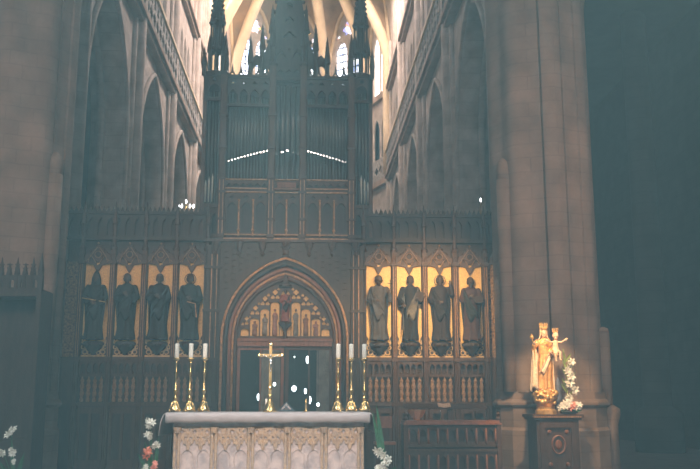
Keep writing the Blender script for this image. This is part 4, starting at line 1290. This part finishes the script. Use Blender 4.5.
# sceptre in her right hand
m = MB(); hp = T((-0.335, -0.27, 1.30)); m.tube([hp + Vector((0.02, 0, -0.22)), hp, hp + Vector((-0.03, 0, 0.10))], 0.009, 6); m.sph(hp + Vector((-0.035, 0, 0.13)), 0.038, n=10, m=8); m.sph(hp + Vector((-0.035, 0, 0.18)), 0.014, n=6, m=4); m.build('sceptre', GOLD, mad)
# child
cc = T((0.31, -0.16, 1.13))
ch = MB()
def C(x, y, z): return cc + Vector((x, y, z))
capsule_chain(ch, [C(0, 0, 0), C(0.0, -0.01, 0.08), C(0.005, -0.01, 0.16)], [0.055, 0.05, 0.045])
capsule_chain(ch, [C(0, -0.01, 0.17), C(0.003, -0.015, 0.215)], [0.02, 0.02])
head(ch, C(0.005, -0.02, 0.27), 0.72, 0.1)
capsule_chain(ch, [C(0.04, -0.01, 0.16), C(0.10, -0.03, 0.15), C(0.16, -0.05, 0.19)], [0.022, 0.018, 0.013]); hand(ch, C(0.16, -0.05, 0.19), (1, -0.2, 0.6), 1, 0.5, 0.2)
capsule_chain(ch, [C(-0.04, -0.01, 0.16), C(-0.10, -0.04, 0.15), C(-0.15, -0.06, 0.175)], [0.022, 0.018, 0.013]); hand(ch, C(-0.15, -0.06, 0.175), (-1, -0.3, 0.5), -1, 0.5, 0.2)
capsule_chain(ch, [C(0.03, -0.02, -0.02), C(0.05, -0.12, -0.04), C(0.05, -0.12, -0.17)], [0.036, 0.028, 0.016]); capsule_chain(ch, [C(0.05, -0.12, -0.17), C(0.055, -0.16, -0.18)], [0.016, 0.012])
capsule_chain(ch, [C(-0.03, -0.02, -0.02), C(-0.04, -0.11, -0.06), C(-0.03, -0.11, -0.19)], [0.036, 0.028, 0.016]); capsule_chain(ch, [C(-0.03, -0.11, -0.19), C(-0.03, -0.15, -0.20)], [0.016, 0.012])
cho = ch.build('child', MSK, mad, True); voxel(cho, 0.006, 2)
r3 = MB(); r3.lathe([(0.05, -0.12), (0.075, -0.08), (0.07, 0.0), (0.055, 0.08), (0.052, 0.15), (0.025, 0.175)], n=14, M=Matrix.Translation(cc) @ Matrix.Diagonal((1, 0.95, 1, 1))); r3.build('tunic', GW, cho, True)
crown(cho, C(0.005, -0.01, 0.33), 0.047, 0.09)

# blue-grey cloth fall beside the statue base
m = MB()
m.lathe([(0.055, ZM+0.12), (0.06, ZM+0.3), (0.05, ZM+0.5), (0.03, ZM+0.62), (0.01, ZM+0.68)], XM+0.24, YM-0.05, 10, sy=0.6)
m.build('blue_drapery_fold', fabric('slate_blue_drape', (0.16, 0.18, 0.24)), mad, True)

# ------------------------------------------------------------------ flowers
def bloom(mb, c, d, r, petals=6):
    c = Vector(c); d = Vector(d).normalized()
    a = d.orthogonal().normalized(); b = d.cross(a)
    for k in range(petals):
        t = 2*PI*k/petals + random.uniform(-0.15, 0.15)
        u = a*math.cos(t) + b*math.sin(t)
        w_ = d.cross(u)
        pts = [(0, 0.0, 0.12), (0.45, 0.30, 0.24), (0.85, 0.32, 0.18), (1.1, 0.15, 0.01)]
        prev = None
        for (o, h, wd) in pts:
            p = c + (u*o + d*h)*r
            cur = [mb.bm.verts.new(p - w_*wd*r), mb.bm.verts.new(p + d*0.02*r*-1), mb.bm.verts.new(p + w_*wd*r)]
            if prev:
                mb.bm.faces.new((prev[0], prev[1], cur[1], cur[0])); mb.bm.faces.new((prev[1], prev[2], cur[2], cur[1]))
            prev = cur
def leaf(mb, p0, p1, w_, droop=0.1):
    p0, p1 = Vector(p0), Vector(p1)
    d = (p1-p0).normalized(); s = d.cross(Vector((0, 1, 0.2))).normalized()
    prev = None
    for t in (0, 0.25, 0.5, 0.75, 1.0):
        p = p0.lerp(p1, t) + Vector((0, -0.3*droop*t*t, -droop*t*t))
        ww = w_*(math.sin(PI*(0.15+0.8*t)))*(1 if t < 1 else 0.1)
        cur = [mb.bm.verts.new(p - s*ww), mb.bm.verts.new(p + Vector((0, 0.01, 0))), mb.bm.verts.new(p + s*ww)]
        if prev:
            mb.bm.faces.new((prev[0], prev[1], cur[1], cur[0])); mb.bm.faces.new((prev[1], prev[2], cur[2], cur[1]))
        prev = cur
def bouquet(x, y, z, vh, blooms, leaves, label, group=None, vm=CERAM, vr=0.09, stemmat=GREEN):
    """blooms: (dx, dy, z_abs, r, material)"""
    root = empty('flower_arrangement', (x, y, z), label, 'flowers', group)
    v = MB(); v.lathe([(vr*0.6, z), (vr*0.7, z+0.02), (vr, z+vh*0.4), (vr*0.8, z+vh*0.8), (vr*0.65, z+vh*0.9), (vr*0.8, z+vh)], x, y, 14); v.build('vase', vm, root, True)
    s = MB()
    for (dx, dy, zz, r, mt) in blooms:
        s.tube([(x, y, z+vh*0.8), (x+dx*0.5, y+dy*0.5, (z+vh+zz)/2+0.02), (x+dx, y+dy, zz)], 0.006, 5)
    s.build('stems', stemmat, root)
    for (dx, dy, zz, r, mt) in blooms:
        f = MB()
        for q in range(5):
            dd = (random.uniform(-1, 1), -0.8, random.uniform(-0.5, 0.9))
            bloom(f, (x+dx+random.uniform(-0.5, 0.5)*r, y+dy-0.01-0.01*q, zz+random.uniform(-0.5, 0.5)*r), dd, r*0.62)
        f.build('bloom', mt, root)
    for (dx, dy, dz, w_) in leaves:
        l = MB(); leaf(l, (x, y, z+vh*0.9), (x+dx, y+dy, z+vh+dz), w_, 0.05); l.build('leaf', stemmat, root)
    return root
random.seed(11)
# left of the altar
bouquet(-1.32, 10.9, 0.47, 0.20, [(-0.06, 0, 1.33, 0.075, PETAL), (-0.075, 0.02, 1.17, 0.07, PETAL), (0.02, 0, 1.06, 0.06, PETAL), (-0.06, -0.05, 0.97, 0.08, PRED), (0.02, -0.06, 0.83, 0.06, PPINK), (-0.10, -0.04, 0.80, 0.05, PETAL)],
        [(-0.2, 0, 0.35, 0.03), (0.05, 0, 0.55, 0.025), (-0.1, -0.1, 0.5, 0.03), (-0.15, 0.05, 0.2, 0.03)], 'white lilies with an orange-red bloom standing at the left end of the altar')
bouquet(-3.05, 11.2, 0.32, 0.25, [(-0.08, 0, 1.20, 0.085, PETAL), (-0.17, 0.0, 0.98, 0.07, PETAL), (-0.05, 0, 0.97, 0.06, PETAL), (-0.02, 0, 0.86, 0.04, PETAL)],
        [(-0.2, 0, 0.35, 0.03), (0.1, 0, 0.45, 0.03), (-0.1, 0.1, 0.6, 0.03)], 'dim white flowers in shadow near the lower left corner, away from the altar')
# right of the altar
bouquet(1.47, 10.75, 0.47, 0.2, [(-0.09, 0, 0.97, 0.09, PETAL), (-0.03, -0.03, 0.86, 0.09, PETAL), (-0.10, 0, 0.80, 0.06, PETAL)],
        [(-0.16, 0.1, 0.85, 0.028), (-0.11, 0.1, 0.95, 0.03), (-0.08, 0.1, 0.75, 0.03), (-0.03, 0, 0.35, 0.03), (0.12, 0, 0.2, 0.03)], 'white agapanthus-like blooms with tall green blades at the right end of the altar')
# by the Madonna
r = empty('lily_spray', (XM+0.36, YM-0.18, ZM), 'tall stem of white lilies rising beside the gilded Madonna', 'flowers')
xx, yy = XM+0.36, YM-0.18
m = MB(); m.tube([(xx, yy, ZM+0.12), (xx+0.02, yy, ZM+0.6), (xx-0.03, yy, ZM+1.2)], 0.010, 6)
for z, dx in ((0.35, 0.08), (0.55, 0.1), (0.75, 0.1), (0.95, 0.09)): m.tube([(xx, yy, ZM+z-0.1), (xx+dx*0.7, yy-0.03, ZM+z)], 0.007, 5)
m.build('stem', LGREEN, r)
for z, dx, rr in ((0.30, 0.03, 0.08), (0.42, 0.12, 0.08), (0.55, 0.04, 0.09), (0.68, 0.10, 0.085), (0.80, 0.02, 0.075), (0.93, 0.10, 0.075)):
    f = MB()
    for q in range(3): bloom(f, (xx+dx+random.uniform(-0.03, 0.03), yy-0.05, ZM+z+random.uniform(-0.03, 0.03)), (random.uniform(-0.4, 1), -1, random.uniform(-0.3, 0.6)), rr*1.05)
    f.build('bloom', PETAL, r)
for z, dx in ((0.3, 0.16), (0.4, -0.12), (0.5, -0.10), (0.6, 0.18), (0.7, -0.08), (0.75, 0.16), (0.85, -0.07), (0.95, 0.10), (0.98, -0.05)):
    l = MB(); leaf(l, (xx, yy, ZM+z), (xx+dx, yy-0.06, ZM+z+0.2), 0.022, 0.03); l.build('leaf', LGREEN, r)
m = MB(); m.lathe([(0.05, ZM), (0.055, ZM+0.1), (0.04, ZM+0.14)], xx, yy, 12); m.build('vase', CERAM, r, True)
r = empty('flower_posy', (XM+0.36, YM-0.28, ZM), 'low posy of white and pink blooms at the foot of the Madonna', 'flowers')
m = MB(); m.lathe([(0.10, ZM), (0.17, ZM+0.03), (0.18, ZM+0.06), (0.14, ZM+0.07)], XM+0.36, YM-0.28, 14, sy=0.5); m.build('dish', CERAM, r, True)
for (dx, z, mt) in ((-0.15, 0.12, PETAL), (-0.08, 0.17, PETAL), (0.0, 0.12, PPINK), (0.05, 0.16, PPINK), (0.12, 0.11, PETAL), (0.16, 0.16, PETAL), (-0.02, 0.21, PETAL)):
    f = MB()
    for q in range(3): bloom(f, (XM+0.36+dx+random.uniform(-0.02, 0.02), YM-0.30-0.02*q, ZM+z+random.uniform(-0.02, 0.02)), (random.uniform(-0.5, 0.5), -1, random.uniform(0, 0.8)), 0.075)
    f.build('bloom', mt, r)
for dx in (-0.2, -0.08, 0.08, 0.2):
    l = MB(); leaf(l, (XM+0.36, YM-0.28, ZM+0.06), (XM+0.36+dx, YM-0.42, ZM+0.10), 0.03, 0.03); l.build('leaf', GREEN, r)

# ------------------------------------------------------------------ choir desk on the right
YD = 17.2
desk = empty('choir_desk', (3.1, YD, 0), 'long dark wooden choir desk with carved front standing before the right screen panels', 'desk')
dx0, dx1 = 2.42, 4.28
m = MB(); m.box(dx0, dx1, YD, YD+0.5, 1.24, 1.30); m.box(dx0-0.03, dx1+0.03, YD-0.04, YD+0.54, 1.21, 1.25); m.build('desk_top', WOODR, desk)
m = MB(); m.box(dx0+0.04, dx1-0.04, YD+0.14, YD+0.46, 0, 1.21); m.build('desk_body', WOOD, desk)
m = MB()
N = 9
for k in range(N):
    pass
wd = (dx1-dx0-0.16)/N
m.plate(rect(dx0+0.06, dx1-0.06, 0.80, 1.18), [arch(dx0+0.08+wd*(k+0.5), wd*0.34, 0.86, 1.02, 1.12, 4) for k in range(N)], YD+0.04, YD+0.09)
m.plate(rect(dx0+0.06, dx1-0.06, 0.05, 0.66), [arch(dx0+0.08+wd*(k+0.5), wd*0.34, 0.12, 0.46, 0.58, 4) for k in range(N)], YD+0.04, YD+0.09)
m.box(dx0+0.05, dx1-0.05, YD+0.0, YD+0.14, 0.66, 0.72); m.box(dx0+0.05, dx1-0.05, YD+0.03, YD+0.14, 0.76, 0.80)
m.build('desk_front', WOODM, desk)
for k in range(N+1):
    c = MB(); x = dx0+0.08+wd*k
    c.lathe([(0.018, 0.1), (0.026, 0.25), (0.015, 0.32), (0.024, 0.45), (0.014, 0.60)], x, YD+0.03, 8); c.lathe([(0.016, 0.82), (0.024, 0.95), (0.014, 1.14)], x, YD+0.03, 8)
    c.build('front_baluster', WOODR, desk, True)
for x in (dx0+0.02, dx1-0.02):
    c = MB(); c.box(x-0.045, x+0.045, YD-0.02, YD+0.5, 0, 1.21); c.lathe([(0.03, 1.30), (0.05, 1.34), (0.025, 1.38), (0.045, 1.43), (0.01, 1.48)], x, YD+0.06, 10); c.build('end_post', WOODM, desk)
desk.scale = (1, 1, 0.93)
ZD = 1.212
b = empty('wooden_bowl', (2.68, YD+0.22, ZD), 'reddish wooden collection bowl standing on the choir desk', 'bowl')
m = MB(); m.lathe([(0.07, ZD), (0.075, ZD+0.03), (0.11, ZD+0.05), (0.17, ZD+0.15), (0.185, ZD+0.19), (0.165, ZD+0.19), (0.10, ZD+0.07), (0.0, ZD+0.06)], 2.68, YD+0.22, 8, rot=PI/8); m.build('bowl_shell', mat('orange_bowl_wood', (0.62, 0.30, 0.14), 0.45, var=0.25), b)
m = MB(); m.lathe([(0.19, ZD+0.185), (0.195, ZD+0.2), (0.165, ZD+0.2)], 2.68, YD+0.22, 8, rot=PI/8); m.build('bowl_rim', RAIL, b)
# a bookrest with an open book behind the desk
rs = empty('book_rest', (3.45, YD+0.9, 0), 'low wooden book rest on a stand behind the choir desk', 'lectern')
m = MB(); m.box(3.40, 3.50, YD+0.85, YD+0.95, 0.06, 1.42); m.box(3.25, 3.65, YD+0.7, YD+1.1, 0, 0.06); m.build('stand', WOODM, rs)
m = MB(); m.box(-0.95, 0.75, -0.14, 0.14, -0.012, 0.012, M=Matrix.Translation((3.45, YD+0.9, 1.47)) @ Matrix.Rotation(0.35, 4, 'X')); m.build('sloping_top', WOODM, rs)
bk = empty('open_book', (3.32, YD+0.80, 1.48), 'open book with cream pages lying on the rest behind the desk', 'book')
m = MB(); 
for q in (-1, 1): m.box(0, q*0.13, -0.08, 0.08, 0.0, 0.03, M=Matrix.Translation((3.32, YD+0.82, 1.47)) @ Matrix.Rotation(0.35, 4, 'X') @ Matrix.Rotation(-q*0.15, 4, 'Y'))
m.build('pages', PAPER, bk)
for x, lab in ((3.15, 'thin pale candle standing on the choir desk beside the wooden bowl'), (3.83, 'thin pale candle standing at the far right of the choir desk')):
    c = empty('thin_candle', (x, YD+0.2, ZD), lab, 'candle', 'thin candles on the choir desk')
    m = MB(); m.lathe([(0.03, ZD), (0.03, ZD+0.01), (0.012, ZD+0.03)], x, YD+0.2, 10); m.build('holder', BRASS, c)
    m = MB(); m.lathe([(0.008, ZD+0.03), (0.008, ZD+0.17), (0.002, ZD+0.18)], x, YD+0.2, 8); m.build('wax_column', PIPEB, c)
# low chair between altar and desk
ch = empty('wooden_chair', (2.05, 17.6, 0), 'wooden chair with reddish seat beside the choir desk, behind the altar corner', 'chair')
m = MB(); m.box(1.85, 2.27, 17.4, 17.82, 0.74, 0.79); m.build('seat', WOODR, ch)
for x in (1.88, 2.24):
    for y, zt in ((17.43, 0.74), (17.79, 1.3)):
        m = MB(); m.tube([(x, y, 0), (x, y, zt)], 0.022, 6); m.build('leg', WOODM, ch)
m = MB(); m.box(1.88, 2.24, 17.78, 17.80, 1.05, 1.28); m.build('backrest', WOODR, ch)

# ------------------------------------------------------------------ pinnacled stall on the left
YL = 16.6
st = empty('choir_stall', (-5.9, YL, 0), 'black-brown pinnacled wooden stall in front of the left pillar', 'choir stall')
sx0, sx1 = -7.4, -4.40
m = MB(); m.box(sx0, sx1, YL+0.3, YL+0.4, 0, 3.5); m.box(sx1-0.1, sx1, YL-0.3, YL+0.3, 0, 3.5); m.box(sx0, sx1, YL-0.35, YL+0.4, 3.48, 3.62); m.build('stall_canopy', WOOD, st)
m = MB(); m.box(sx0, sx1-0.1, YL-0.25, YL+0.3, 0, 0.9); m.build('stall_bench', WOOD, st)
m = MB(); m.plate(rect(sx0, sx1, 3.62, 3.88), [arch(sx0+0.12+0.21*k, 0.05, 3.65, 3.73, 3.8, 4) for k in range(14)], YL-0.3, YL-0.24); m.build('cresting', WOOD, st)
for k in range(20):
    x = sx0 + 0.05 + k*(sx1-sx0-0.25)/19
    p = MB(); h = 0.22 + 0.10*(k % 2)
    p.lathe([(0.05, 3.62), (0.045, 3.86), (0.06, 3.9), (0.005, 3.9+h)], x, YL-0.27, 6)
    for j in range(3): p.box(x-0.045, x+0.045, YL-0.29, YL-0.25, 3.93+j*0.07, 3.95+j*0.07)
    p.build('pinnacle', WOOD, st)
p = MB(); p.box(sx1-0.08, sx1+0.0, YL-0.36, YL-0.28, 0, 3.95); p.lathe([(0.06, 3.95), (0.005, 4.3)], sx1-0.04, YL-0.32, 6); p.build('corner_post', WOOD, st)

# ------------------------------------------------------------------ small lamps and door glints
def candelabrum(x, y, z, n, lab, sc_=1.0):
    r = empty('electric_candelabrum', (x, y, z), lab, 'candelabrum')
    m = MB(); m.lathe([(0.08, z), (0.06, z+0.03), (0.015, z+0.06), (0.015, z+0.62+0.35*sc_)], x, y, 10); z += 0.5
    pts = []
    for k in range(n):
        a = PI*(k+0.5)/n
        px_, pz = x + 0.28*sc_*math.cos(a)*1.0, z + (0.12 + 0.38*math.sin(a) + 0.1*(k % 2))*sc_
        m.tube([(x, y, z+0.12*sc_), ((x+px_)/2, y-0.02, z+0.12*sc_), (px_, y-0.04, pz-0.04)], 0.008, 5)
        pts.append((px_, y-0.04, pz))
    m.build('branches', BRASS, r)
    for p in pts:
        b = MB(); b.lathe([(0.008, p[2]-0.04), (0.02, p[2]-0.01), (0.018, p[2]+0.02), (0.003, p[2]+0.055)], p[0], p[1], 8); b.build('bulb', BULB_GLINT, r, True)
candelabrum(-2.42, YS+0.6, 5.3, 7, 'branched candelabrum with tiny white lights on the left loft', 0.8)
candelabrum(4.72, YS+0.6, 5.3, 1, 'single small white light at the right end of the loft', 1.2)
# glowing globes added to stand for window reflections in the door glass
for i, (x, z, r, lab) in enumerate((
    (0.209, 1.870, 0.07, 'largest round white globe added as a glint behind the glass doors'),
    (-0.260, 1.970, 0.042, 'small white globe added as a glint behind the glass just right of the altar cross shaft'),
    (0.532, 2.560, 0.05, 'white globe added as a glint highest up behind the right glass door'),
    (0.212, 2.620, 0.018, 'tiny white globe added as a glint high behind the middle of the glass doors'),
    (0.484, 1.810, 0.036, 'white globe added as a glint behind the right door above the twin lower ones'),
    (0.584, 1.600, 0.05, 'white globe added as a glint behind the right door just left of the lowest one'),
    (0.789, 1.490, 0.042, 'white globe added as a glint lowest and rightmost behind the glass doors'),
    (-0.633, 1.670, 0.045, 'white globe added as a glint low behind the left glass door, left of the cross'),
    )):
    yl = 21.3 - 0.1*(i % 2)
    rt = empty('hanging_glint', (x, yl, z), lab, 'glint', 'added glint globes behind the glass doors')
    b = MB(); b.sph((x, yl, z), r*0.8, r*0.8, r*(1.0 if i in (0, 1, 3, 6) else 1.8), 12, 8); b.build('glint_globe', BULB_GLINT, rt, True)
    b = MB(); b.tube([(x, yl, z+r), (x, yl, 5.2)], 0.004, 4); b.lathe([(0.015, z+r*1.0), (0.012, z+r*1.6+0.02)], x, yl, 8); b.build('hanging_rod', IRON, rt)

# ------------------------------------------------------------------ thin haze volume added to lift the dark tones
def haze():
    m = MB(); m.box(-6.5, 6.5, -0.5, 14.0, 0.5, 16.5)
    mt = bpy.data.materials.new('tone_lift_haze')
    mt.use_nodes = True
    nt = mt.node_tree
    nt.nodes.remove(nt.nodes['Principled BSDF'])
    v = nt.nodes.new('ShaderNodeVolumeScatter')
    v.inputs['Color'].default_value = (0.50, 0.90, 1.0, 1)
    v.inputs['Density'].default_value = 0.0195
    nt.links.new(v.outputs[0], nt.nodes['Material Output'].inputs['Volume'])
    o = m.build('haze', mt)
    o['kind'] = 'stuff'
    tag(o, 'thin bluish haze added to lift the dark tones', 'haze')
haze()
